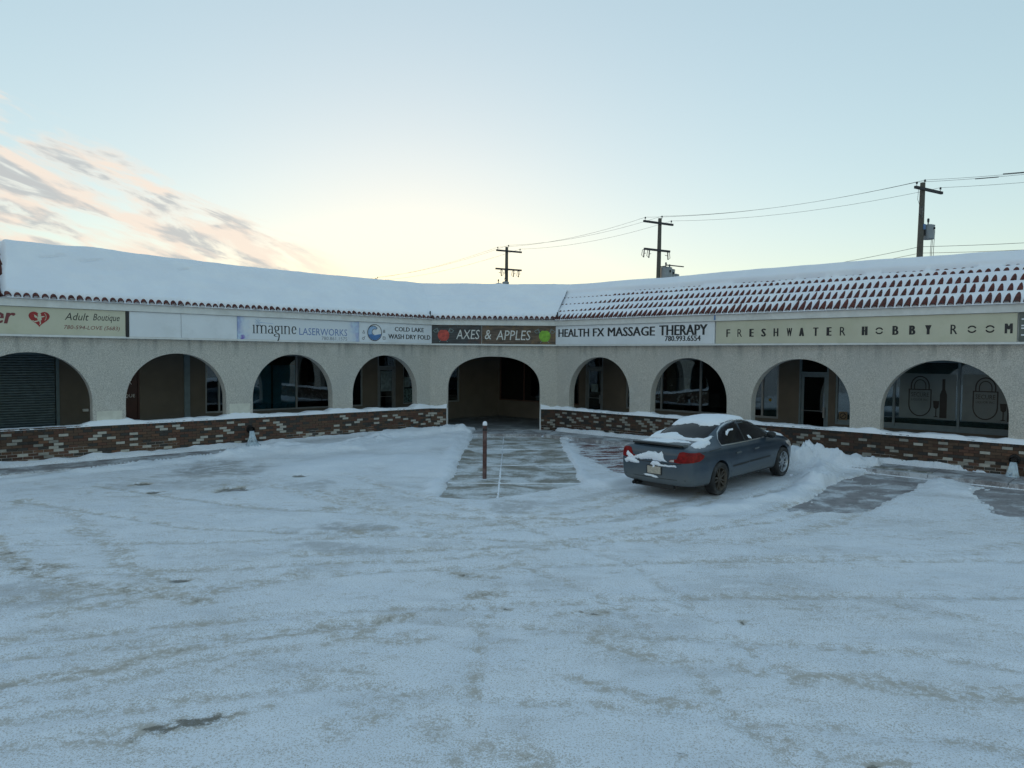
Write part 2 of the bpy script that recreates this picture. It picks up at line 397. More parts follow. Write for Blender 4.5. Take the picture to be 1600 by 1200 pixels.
gx = axis(-13.5, 14.5, .06, 900); gy = axis(3.6, 25.8, .06, 900)
GX, GY = np.meshgrid(gx, gy, indexing='ij')
a, b, c = walld(GX, GY); d = np.minimum(np.minimum(a, b), c)
uL = (GX - P1.x) * DLn[0] + (GY - P1.y) * DLn[1]; uR = (GX - P2.x) * DRn[0] + (GY - P2.y) * DRn[1]
N1 = vnoise(GX, GY, .5, 1); N2 = vnoise(GX, GY, 2.2, 2); N3 = vnoise(GX, GY, .16, 3, 3); N4 = vnoise(GX, GY, 5., 4)
S = .045 + .03 * (N2 - .5) + .022 * (N1 - .5) + .008 * (N3 - .5)
dirt = np.zeros_like(S); ice = np.zeros_like(S); fresh = np.zeros_like(S)
def seg_d(pts, wob=.25, sd=11):
    best = np.full(S.shape, 1e9); wx = GX + (vnoise(GX, GY, .7, sd, 3) - .5) * wob * 2; wy = GY + (vnoise(GX, GY, .7, sd + 1, 3) - .5) * wob * 2
    for (x0, y0), (x1, y1) in zip(pts[:-1], pts[1:]):
        dx, dy = x1 - x0, y1 - y0; L2 = dx * dx + dy * dy + 1e-9
        t = np.clip(((wx - x0) * dx + (wy - y0) * dy) / L2, 0, 1)
        best = np.minimum(best, np.hypot(wx - x0 - t * dx, wy - y0 - t * dy))
    return best
def track(pts, wid, amt, arr='d', wob=.2, sd=11, rut=.0):
    global dirt, ice, S
    sel = seg_d(pts, wob, sd); k = (1 - ss(sel, wid * .25, wid)) * amt
    if arr == 'd': dirt = np.maximum(dirt, k)
    else: ice = np.maximum(ice, k)
    if rut: S = S - rut * (1 - ss(sel, wid * .4, wid)) + rut * .6 * (1 - ss(np.abs(sel - wid * 1.3), 0, wid * .5))
def spot(x, y, r, amt, arr='d', asp=1., dip=0.):
    global dirt, ice, S
    q = np.hypot((GX - x) / asp, GY - y) + (N1 - .5) * r * 1.6; k = (1 - ss(q, r * .4, r)) * amt
    if arr == 'd': dirt = np.maximum(dirt, k)
    else: ice = np.maximum(ice, k)
    S = S - dip * (1 - ss(q, r * .3, r * .9))
for pts, wd, am in [
    ([(-4.46, 5.42), (-4.2, 5.75), (-3.23, 6.46), (-2.5, 6.9), (-1.82, 7.2), (-1.07, 7.49)], .17, .8),
    ([(-4.4, 5.1), (-3.0, 6.2), (-1.7, 6.85)], .13, .45),
    ([(-3.52, 4.81), (-3.25, 4.94), (-2.85, 5.12)], .12, .6),
    ([(0.47, 6.14), (0.78, 5.9), (1.46, 5.51), (2.1, 5.03), (2.65, 4.75)], .13, .62),
    ([(0.9, 6.8), (1.67, 6.43), (2.83, 6.12), (3.56, 5.93), (4.24, 5.74), (4.9, 5.59)], .2, .6),
    ([(-8.77, 11.24), (-7.23, 9.96), (-6.32, 9.13), (-5.35, 8.5), (-4.21, 8.15), (-3.38, 7.94)], .22, .85),
    ([(-6.84, 11.1), (-5.81, 10.18), (-5.03, 9.25), (-4.37, 8.6)], .28, .55),
    ([(-7.9, 12.4), (-6.6, 11.2), (-5.6, 9.9)], .2, .4),
    ([(-4.98, 7.4), (-4.79, 7.69), (-3.9, 8.03), (-3.15, 8.49), (-2.66, 8.91)], .2, .55),
    ([(-.8, 8.98), (-.2, 8.87)], .1, .9), ([(-0.2, 8.6), (-.2, 8.13), (-0.26, 7.53), (-0.3, 6.1), (-0.36, 4.8)], .13, .5),
    ([(-4.94, 14.77), (-2.8, 12.95), (-1.66, 12.31), (0.02, 11.94), (1.18, 12.74), (2.61, 14.3)], .22, .5),
    ([(-3.47, 16.03), (-2.25, 13.88), (-0.91, 12.76), (0.25, 12.54), (1.64, 13.74)], .16, .35),
    ([(1.97, 10.74), (3.6, 10.65), (4.83, 11.45), (6.7, 13.13), (8.49, 15.06)], .25, .38),
    ([(2.57, 9.34), (3.82, 9.65), (5.56, 9.95), (6.76, 10.22), (8.46, 11.05)], .2, .3),
    ([(4.16, 8.24), (4.91, 7.64), (5.43, 6.96)], .2, .35), ([(0.3, 7.72), (0.72, 7.63), (1.46, 7.85), (2.1, 7.57)], .16, .5),
    ([(-5.6, 7.9), (-5.2, 8.1), (-4.6, 7.1), (-4.9, 6.6)], .3, .45),
    ([(-1.9, 6.1), (-1.4, 6.0), (-.9, 5.6), (-1.3, 5.1)], .3, .32), ([(-.7, 5.3), (0.0, 5.0), (.4, 4.7)], .25, .35),
    ([(-3.3, 14.5), (-2.1, 12.6), (-1.2, 11.2)], .3, .3)]:
    track(pts, wd, am, 'd', .14, 11, .006)
# paired tyre marks curving over the lot
for k, (pts, am) in enumerate([([(-9.5, 8.5), (-5, 8.9), (-1, 9.6), (3, 11.2), (5.5, 13.6)], .25), ([(-7, 6.0), (-2, 7.6), (2.5, 8.2), (8, 8.3)], .28),
                 ([(-6, 4.6), (-1.5, 5.9), (3, 5.2), (6, 4.2)], .25), ([(-4, 14.5), (-1, 11), (1.2, 8), (2, 4.5)], .22), ([(4.2, 14.3), (3.0, 12.3), (1.0, 10.5), (-3, 9.7)], .3),
                 ([(8.5, 15.8), (7.2, 14.2), (4.5, 12), (0.5, 10.6), (-5, 11.2), (-9, 13)], .3)]):
    for o in (0, 1.5):
        track([(x + o * .3, y + o) for x, y in pts], .13, am * 1.9, 'd', .05, 40 + k, .014)
for x, y, r, am in [(-2.72, 5.02, .12, .9), (-2.58, 5.16, .17, 1.2), (-2.42, 5.27, .18, 1.25), (-2.25, 5.36, .15, 1.1), (-2.08, 5.40, .13, .95), (-1.9, 5.5, .12, .7), (-2.9, 4.95, .14, .6), (-.55, 8.9, .22, 1.0), (-.25, 8.2, .2, .85), (-.4, 7.8, .15, .7), (-6.1, 9.1, .3, .9), (-6.9, 9.8, .3, 1.0), (-1.0, 6.9, .25, .6), (-1.6, 7.0, .2, .7)]:
    spot(x, y, r, am, 'd', 1.5)
for x, y, r, am, asp in [(-6.9, 16.6, 1.5, 1.0, .9), (-6.2, 15.0, .9, .5, 1.2), (-2.42, 11.3, .55, .95, 2.2), (-2.6, 10.2, .35, .75, 2.6), (-4.3, 14.9, .7, .6, 1.2), (2.91, 8.32, .8, .3, 1.8), (1.5, 7.35, .5, .3, 2), (-5.4, 8.0, .7, .6, 1.5), (.1, 13.0, .7, .75, 1.5), (-7.9, 14.6, .9, .5, 1.6)]:
    spot(x, y, r, am, 'i', asp)
for x, y, r, am, dp in [(-5.6, 14.44, .42, 1.3, .06), (-6.0, 14.9, .15, .8, .02), (-7.77, 14.85, .17, 1.3, .04), (-7.11, 14.04, .17, 1.2, .03), (-4.09, 8.63, .13, 1.3, .03), (-4.83, 15.96, .28, 1.3, .04), (-9.08, 13.02, .3, .8, .02), (-8.3, 13.79, .2, .8, .02), (-7.87, 14.63, .13, .7, .0), (1.85, 9.68, .08, .9, .02), (2.46, 7.41, .07, 1.2, .02), (-2.4, 11.1, .35, .8, .0), (-.05, 7.7, .06, 1.2, .0), (.75, 7.66, .05, 1.2, 0), (.9, 7.63, .05, 1.2, 0), (1.06, 7.66, .04, 1., 0), (2.5, 4.75, .06, 1.2, 0), (1.2, 4.9, .05, 1., 0), (-3.3, 12.8, .2, .8, 0), (-1.9, 12.9, .12, .8, 0)]:
    spot(x, y, r, am, 'd', 1.3, dp)
# banks
def bank(pts, wid, h, rough_=.6, sd=21, fr=1.):
    global S, fresh
    sel = seg_d(pts, .3, sd); k = 1 - ss(sel, 0, wid)
    lump = vnoise(GX, GY, .24, sd + 3, 5, .8)
    S = S + k * h * (1 - rough_ + rough_ * 2 * lump); fresh = np.maximum(fresh, k ** .5 * fr)
bank([(-7.4, 18.9), (-6.9, 19.7), (-5.9, 19.9), (-4.79, 20.5), (-4.08, 22.2), (-3.2, 23.7), (-2.0, 24.2)], .75, .17)
bank([(-9.8, 16.2), (-8.9, 17.2), (-7.6, 18.6)], .4, .07)
bank([(-11.6, 14.2), (-9.9, 16.0)], .5, .05)
bank([(-4.88, 17.0), (-3.77, 18.4), (-2.6, 18.5), (-1.9, 17.2)], 1.3, .09, .25)
bank([(-3.3, 21.0), (-2.2, 22.5), (-1.7, 23.6)], 1.2, .13, .3)
bank([(-1.75, 24.0), (-1.65, 19.5), (-1.55, 16.0), (-1.7, 14.4)], .3, .05, .4)
bank([(6.5, 18.3), (7.3, 17.6)], .7, .26, .9, 31); bank([(7.3, 17.6), (8.1, 17.5)], .6, .20, .8, 31); bank([(8.1, 17.5), (8.8, 17.1)], .4, .10, .8, 31)
bank([(8.6, 17.5), (9.2, 16.9), (9.9, 16.2)], .35, .12, .7, 31)
bank([(7.7, 17.2), (7.2, 16.3), (6.6, 15.4)], .5, .16, .8, 33); bank([(6.6, 15.4), (5.9, 14.5), (5.3, 13.9)], .4, .10, .8, 33)
bank([(5.0, 13.9), (4.3, 13.3), (3.4, 12.9)], .35, .08, .6, 33)
bank([(9.5, 15.8), (9.2, 14.9), (9.0, 14.2)], .4, .07, .8, 35)
bank([(9.9, 15.6), (10.5, 15.2)], .4, .06, .9, 35)
bank([(1.75, 22.5), (1.7, 19.5), (1.62, 17), (1.7, 15.6)], .28, .05, .3, 37, .8)
bank([(1.8, 15.4), (2.6, 15.9), (3.0, 16.6)], .45, .07, .5, 37)
# snow lying against the foot of the walls
foot = (1 - ss(d, .08, .42)) * (d > -.4); S = S + foot * .09 * (.3 + 1.4 * vnoise(GX, GY, .35, 51, 3)); fresh = np.maximum(fresh, foot)
# laid bare: walk, pavers, pavement, parking bay, apron
R1 = vnoise(GX, GY, .45, 61, 6, .78) - .5; R2 = vnoise(GX, GY, 1.1, 62, 5, .6) - .5
def bare(m, depth=-.07, hard=True):
    global S, fresh
    S = S * (1 - m) + depth * m; fresh = fresh * (1 - .6 * m)
def inpoly(pts, soft, nz):
    dd = seg_d(list(pts) + [pts[0]], 0); ins = np.zeros(S.shape, bool)
    n = len(pts)
    for i in range(n):
        x0, y0 = pts[i]; x1, y1 = pts[(i + 1) % n]
        cond = ((y0 > GY) != (y1 > GY)) & (GX < (x1 - x0) * (GY - y0) / (y1 - y0 + 1e-12) + x0); ins ^= cond
    sd = np.where(ins, dd, -dd) + R1 * nz + R2 * nz
    return ss(sd, 0, soft)
bare(inpoly([(-1.36, 25.6), (-1.38, 17), (-1.45, 13.9), (-.5, 13.6), (1.62, 15.4), (1.58, 25.6)], .12, .25))
bare(inpoly([(1.75, 23.6), (4.6, 21.0), (6.0, 18.6), (4.0, 17.3), (2.7, 16.5), (2.3, 17.8), (1.9, 21.0)], .15, .55))
bare(inpoly([(4.9, 12.9), (6.4, 12.6), (8.4, 14.6), (9.9, 16.1), (9.3, 17.0), (8.4, 16.7), (7.3, 15.9), (6.1, 14.2)], .10, .40), -.06)
bare(inpoly([(14.5, 15.5), (13.2, 13.4), (9.2, 11.4), (8.4, 12.7), (9.7, 14.5), (9.9, 15.8), (10.6, 16.5), (12.0, 15.6)], .15, .7), -.06)
sw = ss(uL, 5.6, 7.2) * ss(a, .30, .40) * (1 - ss(a, 1.22, 1.42)); bare(ss(sw + R1 * 1.1 + R2 * .7, .42, .62) * (a > 0), -.03)
sw2 = ss(d, .28, .38) * (1 - ss(d, 1.2, 1.42)) * (GX > -.9) * (GX < 6.2) * (GY > 19); bare(ss(sw2 + R1 * 1.0 + R2 * .7, .46, .62), -.03)
sw3 = ss(b, .10, .25) * ss(uR, 10.2, 11.4); bare(ss(sw3 + R1 * .9, .5, .65) * (b < 1.5), -.03)
# curb drop hidden under the banks; sheet under car pressed flat
lift = .10 * (1 - ss(d, 1.30, 1.42)) * (d > 0)
ucar = (GX - 4.66) * .713 + (GY - 16.0) * .701; vcar = -(GX - 4.66) * .701 + (GY - 16.0) * .713
pc = (1 - ss(np.abs(ucar), 2.3, 2.7)) * (1 - ss(np.abs(vcar), .95, 1.3)); S = S * (1 - pc) + .012 * pc; fresh = fresh * (1 - pc)
for vv in (-.77, .77): ice = np.maximum(ice, (1 - ss(np.abs(vcar - vv), .1, .25)) * (ucar < 1.6) * (ucar > -5) * .5)
S = np.where(d < -.02, -.3, S)
ZZ = base(GX, GY) + lift + S + np.where(np.hypot(GX, GY - 10) > 60, .0, 0)
me = grid_mesh('snow_cover', np.stack([GX, GY, ZZ], -1), M['ground_snow'])
ca = me.color_attributes.new('mask', 'FLOAT_COLOR', 'POINT')
ca.data.foreach_set('color', np.stack([np.clip(dirt, 0, 1.3), np.clip(ice, 0, 1), np.clip(fresh, 0, 1), np.ones_like(S)], -1).reshape(-1).astype(np.float32))
obj('snow_cover', me, FW, kind='structure', label='packed and sanded snow over the parking lot')
def zg(x, y): return float(base(np.array(x), np.array(y)))

# loose lumps of snow along the banks
mb = MB(); rs = random.Random(5)
def lump(x, y, r):
    z = zg(x, y) + rs.uniform(.02, .05) + r * .3; n = 6; rot = rs.random() * 6; as_ = rs.uniform(.5, .9)
    ring = [(x + r * rs.uniform(.6, 1.3) * math.cos(rot + k * math.pi / 3), y + r * as_ * rs.uniform(.6, 1.2) * math.sin(rot + k * math.pi / 3), z + r * rs.uniform(-.3, .4)) for k in range(n)]
    b0 = [(p[0], p[1], z - r) for p in ring]
    mb.add(b0 + ring + [(x + r * rs.uniform(-.4, .4), y, z + r * rs.uniform(.3, .7))], [(k, (k + 1) % n, n + (k + 1) % n, n + k) for k in range(n)] + [(n + k, n + (k + 1) % n, 2 * n) for k in range(n)])
for (x0, y0), (x1, y1), n_, sp in [((5.2, 13.9), (7.7, 16.9), 70, .55), ((6.6, 18.4), (9.5, 16.6), 60, .5), ((-8.4, 17.6), (-3.4, 22.6), 60, .5), ((8.9, 14.3), (9.8, 16.0), 26, .5), ((3.2, 12.8), (5.2, 13.9), 18, .4), ((-11.4, 14.4), (-8.6, 17.6), 26, .3)]:
    for _ in range(n_):
        t = rs.random(); lump(x0 + (x1 - x0) * t + rs.gauss(0, sp * .5), y0 + (y1 - y0) * t + rs.gauss(0, sp * .5), rs.choice([.012, .018, .025, .04]))
mb.build('snow_lumps', M['snow'], kind='stuff', label='loose lumps of shovelled snow along the banks', smooth=False)

# pavement slabs, real pieces with open joints
def slab_box(mbx, poly, top, bot):
    n = len(poly); v = [(x, y, zg(x, y) + bot) for x, y in poly] + [(x, y, zg(x, y) + top) for x, y in poly]
    mbx.add(v, [tuple(range(n))[::-1], tuple(range(n, 2 * n))] + [(i, (i + 1) % n, n + (i + 1) % n, n + i) for i in range(n)])
root = empty('walk', Matrix.Translation((0, 20, 0)), 'concrete walk swept partly clear leading to the central archway', kind='structure')
ys = [13.0, 15.6, 18.1, 20.9, 23.68]; xs = [-1.42, -.26, 1.62]
for i in range(2):
    for j in range(4):
        g = .012; m2 = MB(); ya, yb = ys[j] + g, ys[j + 1] - g
        slab_box(m2, [(xs[i] + g, ya), (xs[i + 1] - g, ya), (xs[i + 1] - g, (ya + yb) / 2), (xs[i + 1] - g, yb), (xs[i] + g, yb), (xs[i] + g, (ya + yb) / 2)], .012 + random.uniform(0, .004), -.1)
        m2.build('slab', M['concrete'], root)
m2 = MB()
def strip(x0, y0, x1, y1, w_):
    L_ = math.hypot(x1 - x0, y1 - y0); n = int(L_ / .12); tx, ty = (x1 - x0) / L_, (y1 - y0) / L_; prev = None
    for k in range(n + 1):
        x, y = x0 + tx * L_ * k / n, y0 + ty * L_ * k / n; ww = w_ * (.35 + 1.2 * random.random()); o = random.gauss(0, .006); z = zg(x, y)
        q = [(x - ty * (ww + o), y + tx * (ww + o), z + .005), (x + tx * 0, y, z + .024), (x + ty * (ww - o), y - tx * (ww - o), z + .005)]
        if prev: bb = len(m2.v); m2.add(prev + q, [(0, 3, 4, 1), (1, 4, 5, 2)])
        prev = q
strip(-.26, 13.3, -.26, 17.6, .035); strip(-.26, 17.6, -.26, 23.6, .014)
for yj in (15.6, 18.1, 20.9, 23.68): strip(-1.4, yj, 1.6, yj, .026)
m2.build('joint_snow', M['snow'], root)
def sidewalk(F, x0, x1, n, label, e0=0, e1=0):
    root = empty('sidewalk', F @ Matrix.Translation(((x0 + x1) / 2, -.7, 0)), label, kind='structure')
    for i in range(n):
        a0 = x0 + (x1 - x0) * i / n + .008; a1 = x0 + (x1 - x0) * (i + 1) / n - .008; m2 = MB()
        b0 = a0 + (e0 if i == 0 else 0); b1 = a1 - (e1 if i == n - 1 else 0)
        pts = [F @ Vector(p) for p in ((a0, -.0, 0), (a1, -.0, 0), (b1, -1.36, 0), (b0, -1.36, 0))]
        slab_box(m2, [(p.x, p.y) for p in pts], .112, -.1); m2.build('slab', M['sidewalk'], root)
# lift of snow sheet over the sidewalk is matched by the slabs' height
sidewalk(FL, -15.0, -.04, 10, 'raised concrete pavement along the left brick wall', 0, 1.36 * TAL)
sidewalk(FR, .04, 15.0, 10, 'raised concrete pavement along the right brick wall', 1.36 * TAR, 0)
sidewalk(FC, .04, CW - .04, 3, 'raised concrete threshold strip before the central archway', 1.36 * TAL, 1.36 * TAR)

root = empty('paved_area', Matrix.Translation((3, 19, 0)), 'red clay pavers under thin snow beside the concrete walk', kind='structure')
me = bpy.data.meshes.new('paver'); bx = MB().box(-.116, .116, -.056, .056, -.05, 0)
me.from_pydata(bx.v, [], bx.f); me.materials.append(M['paver'])
cand = []; 
for j in range(64):
    y = 16.2 + j * .122
    for i in range(24):
        x = 1.72 + i * .242 + (.121 if j % 2 else 0)
        A, B, C_ = walld(x, y)
        if min(A, B, C_) > 1.46: cand.append((x, y))
cand = [c_ for c_ in cand if c_[0] < 1.7 + (c_[1] - 15.6) * 1.0 + .9 and c_[0] - c_[1] < -14.0]
cand.sort(key=lambda p: p[1]); rest = MB()
for k, (x, y) in enumerate(cand):
    z = zg(x, y) + .010 + random.uniform(-.004, .004)
    if k < 300:
        o = obj('paver', me, Matrix.Translation((x, y, z)) @ Matrix.Rotation(random.gauss(0, .01), 4, 'Z'), root)
    else: rest.box(x - .116, x + .116, y - .056, y + .056, z - .05, z)
if rest.v: rest.build('pavers', M['paver'], root, kind='stuff')

# ------------------------------------------------------------------ the building
BLD = empty('shopping_arcade', Matrix.Translation((-.6, 27, 0)), 'long stucco shopping arcade with arches and a snow covered red tile mansard roof', 'building')
LX0, RX1 = -15.5, 15.5
LEDGE = .93; WT = 3.19
ARCH_L = [(-13.2, -10.53), (-9.77, -7.17), (-6.40, -3.82), (-3.10, -.57)]
ARCH_R = [(.57, 3.08), (3.87, 6.46), (7.20, 9.87), (10.60, 13.27)]
def arch_wall(F, x0, x1, arches, e0=0., e1=0., th=.28, yb=0., bottom=LEDGE, center=None):
    """stucco wall with round-headed openings, built as strips with a true reveal"""
    m = MB(); segs = sorted(arches); cur = x0
    def blk(a0, a1, z0, z1, f0=0, f1=0):
        v = [(a0, yb, z0), (a1, yb, z0), (a1, yb, z1), (a0, yb, z1), (a0 - f0 * th, yb + th, z0), (a1 + f1 * th, yb + th, z0), (a1 + f1 * th, yb + th, z1), (a0 - f0 * th, yb + th, z1)]
        m.add(v, [(0, 1, 2, 3), (5, 4, 7, 6), (0, 4, 5, 1), (3, 2, 6, 7), (0, 3, 7, 4), (1, 5, 6, 2)])
    first = True
    for (a0, a1) in segs:
        blk(cur, a0, center if center is not None else bottom, WT, e0 if first else 0, 0); first = False
        cx, r = (a0 + a1) / 2, (a1 - a0) / 2; n = 40
        if center is not None: zs, rise, pw = 1.62, 1.16, 2.3
        else: zs, rise, pw = 1.50, 1.29, 2.06
        pts = []
        for k in range(n + 1):
            t = math.pi * k / n; cxx = abs(math.cos(t)) ** (2 / pw) * (1 if math.cos(t) >= 0 else -1); szz = abs(math.sin(t)) ** (2 / pw)
            pts.append((cx - r * cxx, zs + rise * szz))
        for k in range(n):
            (xa, za), (xb, zb_) = pts[k], pts[k + 1]
            for (y_, fl) in ((yb, 0), (yb + th, 1)):
                m.add([(xa, y_, za), (xb, y_, zb_), (xb, y_, WT), (xa, y_, WT)], [(0, 1, 2, 3) if not fl else (3, 2, 1, 0)])
            m.add([(xa, yb, za), (xa, yb + th, za), (xb, yb + th, zb_), (xb, yb, zb_)], [(0, 1, 2, 3)])
            m.add([(xa, yb, WT), (xb, yb, WT), (xb, yb + th, WT), (xa, yb + th, WT)], [(0, 1, 2, 3)])
        # jamb reveals from the foot of the opening to the spring
        zf = center if center is not None else bottom
        # the blocks beside the opening already carry the jamb faces up to WT; behind the arch they are hidden
        cur = a1
    blk(cur, x1, center if center is not None else bottom, WT, 0, e1)
    return m
mw = arch_wall(FL, LX0, 0, ARCH_L, 0, TAL); wl = mw.build('arcade_wall', M['stucco'], BLD, FL, fixn=False)
mw = arch_wall(FR, 0, RX1, ARCH_R, TAR, 0); wr = mw.build('arcade_wall', M['stucco'], BLD, FR, fixn=False)
mw = arch_wall(FC, 0, CW, [(.62, 3.88)], TAL, TAR, center=.05); wc = mw.build('arcade_wall', M['stucco'], BLD, FC, fixn=False)
for x0, x1, zt in [(-10.44, -9.86, 1.30), (-7.08, -6.49, 1.36)]:
    MB().box(x0, x1, -.004, .01, LEDGE, zt).build('paint_patch', M['cream'], wl, FL)
for xx in (.60, 3.90): MB().box(xx - .022, xx + .022, -.03, .02, .12, LEDGE + .02).build('corner_bead', M['white'], wc, FC)

# eave band: sign box backing, soffit trim and fascia, mitred at both corners
def band(F, x0, x1, y0, y1, z0, z1, e0, e1, name, mat, par=BLD):
    m = MB(); v = []
    for z in (z0, z1):
        v += [(x0 - e0 * y0, y0, z), (x1 + e1 * y0, y0, z), (x1 + e1 * y1, y1, z), (x0 - e0 * y1, y1, z)]
    m.add(v, [(0, 3, 2, 1), (4, 5, 6, 7), (0, 1, 5, 4), (1, 2, 6, 5), (2, 3, 7, 6), (3, 0, 4, 7)]); return m.build(name, mat, par, F)
for F, x0, x1, e0, e1 in ((FL, LX0, 0, 0, TAL), (FC, 0, CW, TAL, TAR), (FR, 0, RX1, TAR, 0)):
    band(F, x0, x1, -.10, .30, 3.19, 3.87, e0, e1, 'sign_box', M['fascia'])
    band(F, x0, x1, -.155, -.10, 3.165, 3.215, e0, e1, 'sign_rail', M['fascia'])
    band(F, x0, x1, -.21, .30, 3.87, 4.065, e0, e1, 'fascia', M['fascia'])

# mansard roofs: deck, tiles, snow
EY, EZ, RY, RZ = -.26, 4.075, 1.30, 5.28
sl = math.hypot(RY - EY, RZ - EZ); ev = Vector((0, (RY - EY) / sl, (RZ - EZ) / sl)); nv = Vector((0, -ev.z, ev.y))
TP, TC = .182, .42          # tile pitch and course exposure
def prof(t):
    """point and normal on the roof path t metres up from the eave, then back over the flat"""
    t = np.asarray(t, float); up = np.minimum(t, sl); over = np.maximum(t - sl, 0)
    y = EY + ev.y * up + over; z = EZ + ev.z * up + 0 * over
    k = ss(t, sl - .35, sl + .45); ny = nv.y * (1 - k); nz = nv.z * (1 - k) + k; L = np.hypot(ny, nz); return y, z, ny / L, nz / L
tile_me = bpy.data.meshes.new('roof_tile')
v = []; f = []; ns = 8
for e, (t, r, h) in enumerate([(-.01, .070, .014), (.46, .058, -.012)]):
    for q_, rr in ((0, r), (1, r - .014)):
        for k in range(ns + 1):
            an = math.pi * k / ns; v.append((rr * math.cos(an), t, h + rr * math.sin(an)))
n1_ = ns + 1
for k in range(ns):
    f += [(k, k + 1, 2 * n1_ + k + 1, 2 * n1_ + k), (n1_ + k, 3 * n1_ + k, 3 * n1_ + k + 1, n1_ + k + 1), (k, n1_ + k, n1_ + k + 1, k + 1)]
f += [(0, 2 * n1_, 3 * n1_, n1_), (ns, n1_ + ns, 3 * n1_ + ns, 2 * n1_ + ns)]
tile_me.from_pydata(v, [], f); tile_me.materials.append(M['tile']); tile_me.shade_smooth()
def slope_m(F, x, t): 
    b = Matrix.Identity(4); 
    for i in range(3): b[i][0] = (1, 0, 0)[i]; b[i][1] = ev[i]; b[i][2] = nv[i]
    p = Vector((x, EY, EZ)) + ev * t; b[0][3], b[1][3], b[2][3] = p; return F @ b
def roof(F, x0, x1, e0, e1, which):
    m = MB(); y2, z2 = 9.0, RZ
    def ring(y, z): return [(x0 - e0 * y, y, z), (x1 + e1 * y, y, z)]
    r = ring(EY, EZ) + ring(RY, RZ) + ring(y2, z2) + ring(y2, 3.2) + ring(.3, 4.066) + ring(EY, EZ - .012)
    n = 6; m.add(r, [(2 * i, 2 * i + 1, 2 * ((i + 1) % n) + 1, 2 * ((i + 1) % n)) for i in range(n)] + [tuple(range(0, 12, 2)), tuple(range(1, 12, 2))[::-1]])
    rf = m.build('mansard_roof', M['deck'], BLD, F)
    # tiles
    joined = MB()
    lo, hi = int(math.floor((x0 - 1) / TP)), int(math.ceil((x1 + 1) / TP))
    tv = [tuple(p) for p in v]
    for cidx in range(5):
        for i in range(lo, hi + 1):
            x = (i + .5) * TP; t = cidx * TC; yy = EY + ev.y * (t + .2)
            if x < x0 - e0 * yy + (.05 if e0 else 0) or x > x1 + e1 * yy - (.05 if e1 else 0): continue
            if which == 'R': single = (cidx == 0 and x > .3) or (cidx in (1, 2) and x > 3.2) ; keep = True
            elif which == 'L': single = (cidx == 0 and x > -12.6 and x < -4.0) or (x <= -12.3 and x > -12.9); keep = cidx == 0 or x < -12.0
            else: single = False; keep = cidx == 0
            if not keep: continue
            M4 = slope_m(F, x + random.gauss(0, .003), t + random.gauss(0, .006)) @ Matrix.Rotation(random.gauss(0, .012), 4, 'Z')
            if single and CNT[0] < 300: obj('roof_tile', tile_me, M4, rf); CNT[0] += 1
            else:
                L4 = F.inverted() @ M4; joined.add([L4 @ Vector(p) for p in tv], f)
    if joined.v:
        jo = joined.build('roof_tiles', M['tile'], rf, F, kind='stuff', smooth=True)
    # snow lying on the tiles
    step = .028; xs_ = np.arange(x0 - 2.4, x1 + 2.4, step); ts = np.concatenate([np.arange(-.03, sl, .034), np.arange(sl, sl + 1.2, .12), np.arange(sl + 1.2, 9.2, .8)])
    Xg, Tg = np.meshgrid(xs_, ts, indexing='ij'); y, z, ny, nz = prof(Tg)
    lox = x0 - e0 * y; hix = x1 + e1 * y; Xc = np.clip(Xg, lox if e0 else -99, hix if e1 else 99)
    Wp = np.array((F @ Matrix.Identity(4)).to_3x3()); wx = Xc * F[0][0] + y * F[0][1] + F[0][3]; wy = Xc * F[1][0] + y * F[1][1] + F[1][3]
    nb = vnoise(wx, wy, 1.6, 71, 4); nf = vnoise(wx, wy, .14, 72, 3); nm = vnoise(wx, wy, .5, 73, 3)
    fr = (Tg % TC) / TC; ci = np.floor(Tg / TC)
    ti = np.floor(Xc / TP); jit = np.random.RandomState(3).rand(512)[(ti.astype(int) * 7 + ci.astype(int) * 131) % 512]
    if which == 'R':
        top = np.choose(np.clip(ci, 0, 4).astype(int), [.92, .95, .88, .55, .25])          # how far up each course the tiles stay bare
        top = top * (.35 + .65 * ss(Xc + nb * 2 - 1, -.5, 5.5)) * (1 - .55 * ss(3.5 - Xc, 0, 4) * (ci > 0)) + (jit - .5) * .42 + (nb - .5) * .5
        top = np.where((ci > 0), top * (.2 + .8 * ss(Xc, .2, 3.0)), np.maximum(top, .3))
        u_ = np.clip(fr / np.maximum(top, .05), 0, 1.6)
        lvl0 = np.where(ci > 0, .034, .006) + .010 * (nm - .5)
        hmax = .060 + .016 * ss(Tg, .9, 1.3) + .02 * (1 - ss(Xc, 0, 3)) * (ci > 0)
        lvl = lvl0 + (hmax - lvl0) * np.clip(u_, 0, 1) ** 1.3 + .008 * (nf - .5)
        cx2 = np.abs((Xc / TP) % 1 - .0); cx2 = np.minimum(cx2, 1 - cx2) * 2                # 0 in the trough, 1 on the crown
        lvl = lvl + .012 * (1 - cx2) * (1 - ss(u_, .6, 1.2))
        lvl = lvl + ss(Tg, 1.30, 1.42) * .02
        lvl = lvl - .12 * (1 - ss(np.abs(Tg - 1.50 - .05 * (nb - .5)), 0, .045)) * ss(Xc, 1.5, 3.0) * (nm > .36)
        cap = ss(Tg, 1.51, 1.62); lvl = lvl * (1 - cap) + (.19 + .05 * (nb - .5) - .04 * ss(Xc, 8, 14)) * cap
    else:
        lipw = .10 + .10 * jit * (1 if which == 'L' else 1.2)
        lvl = .0 + .115 * ss(Tg, .0, lipw + .02) + ss(Tg, .2, 1.0) * (.05 + .07 * (nb - .5) + .03 * (nm - .5)) + .012 * (nf - .5) + .012 * np.sin(Tg * 9 + nb * 9) * ss(Tg, .3, .7)
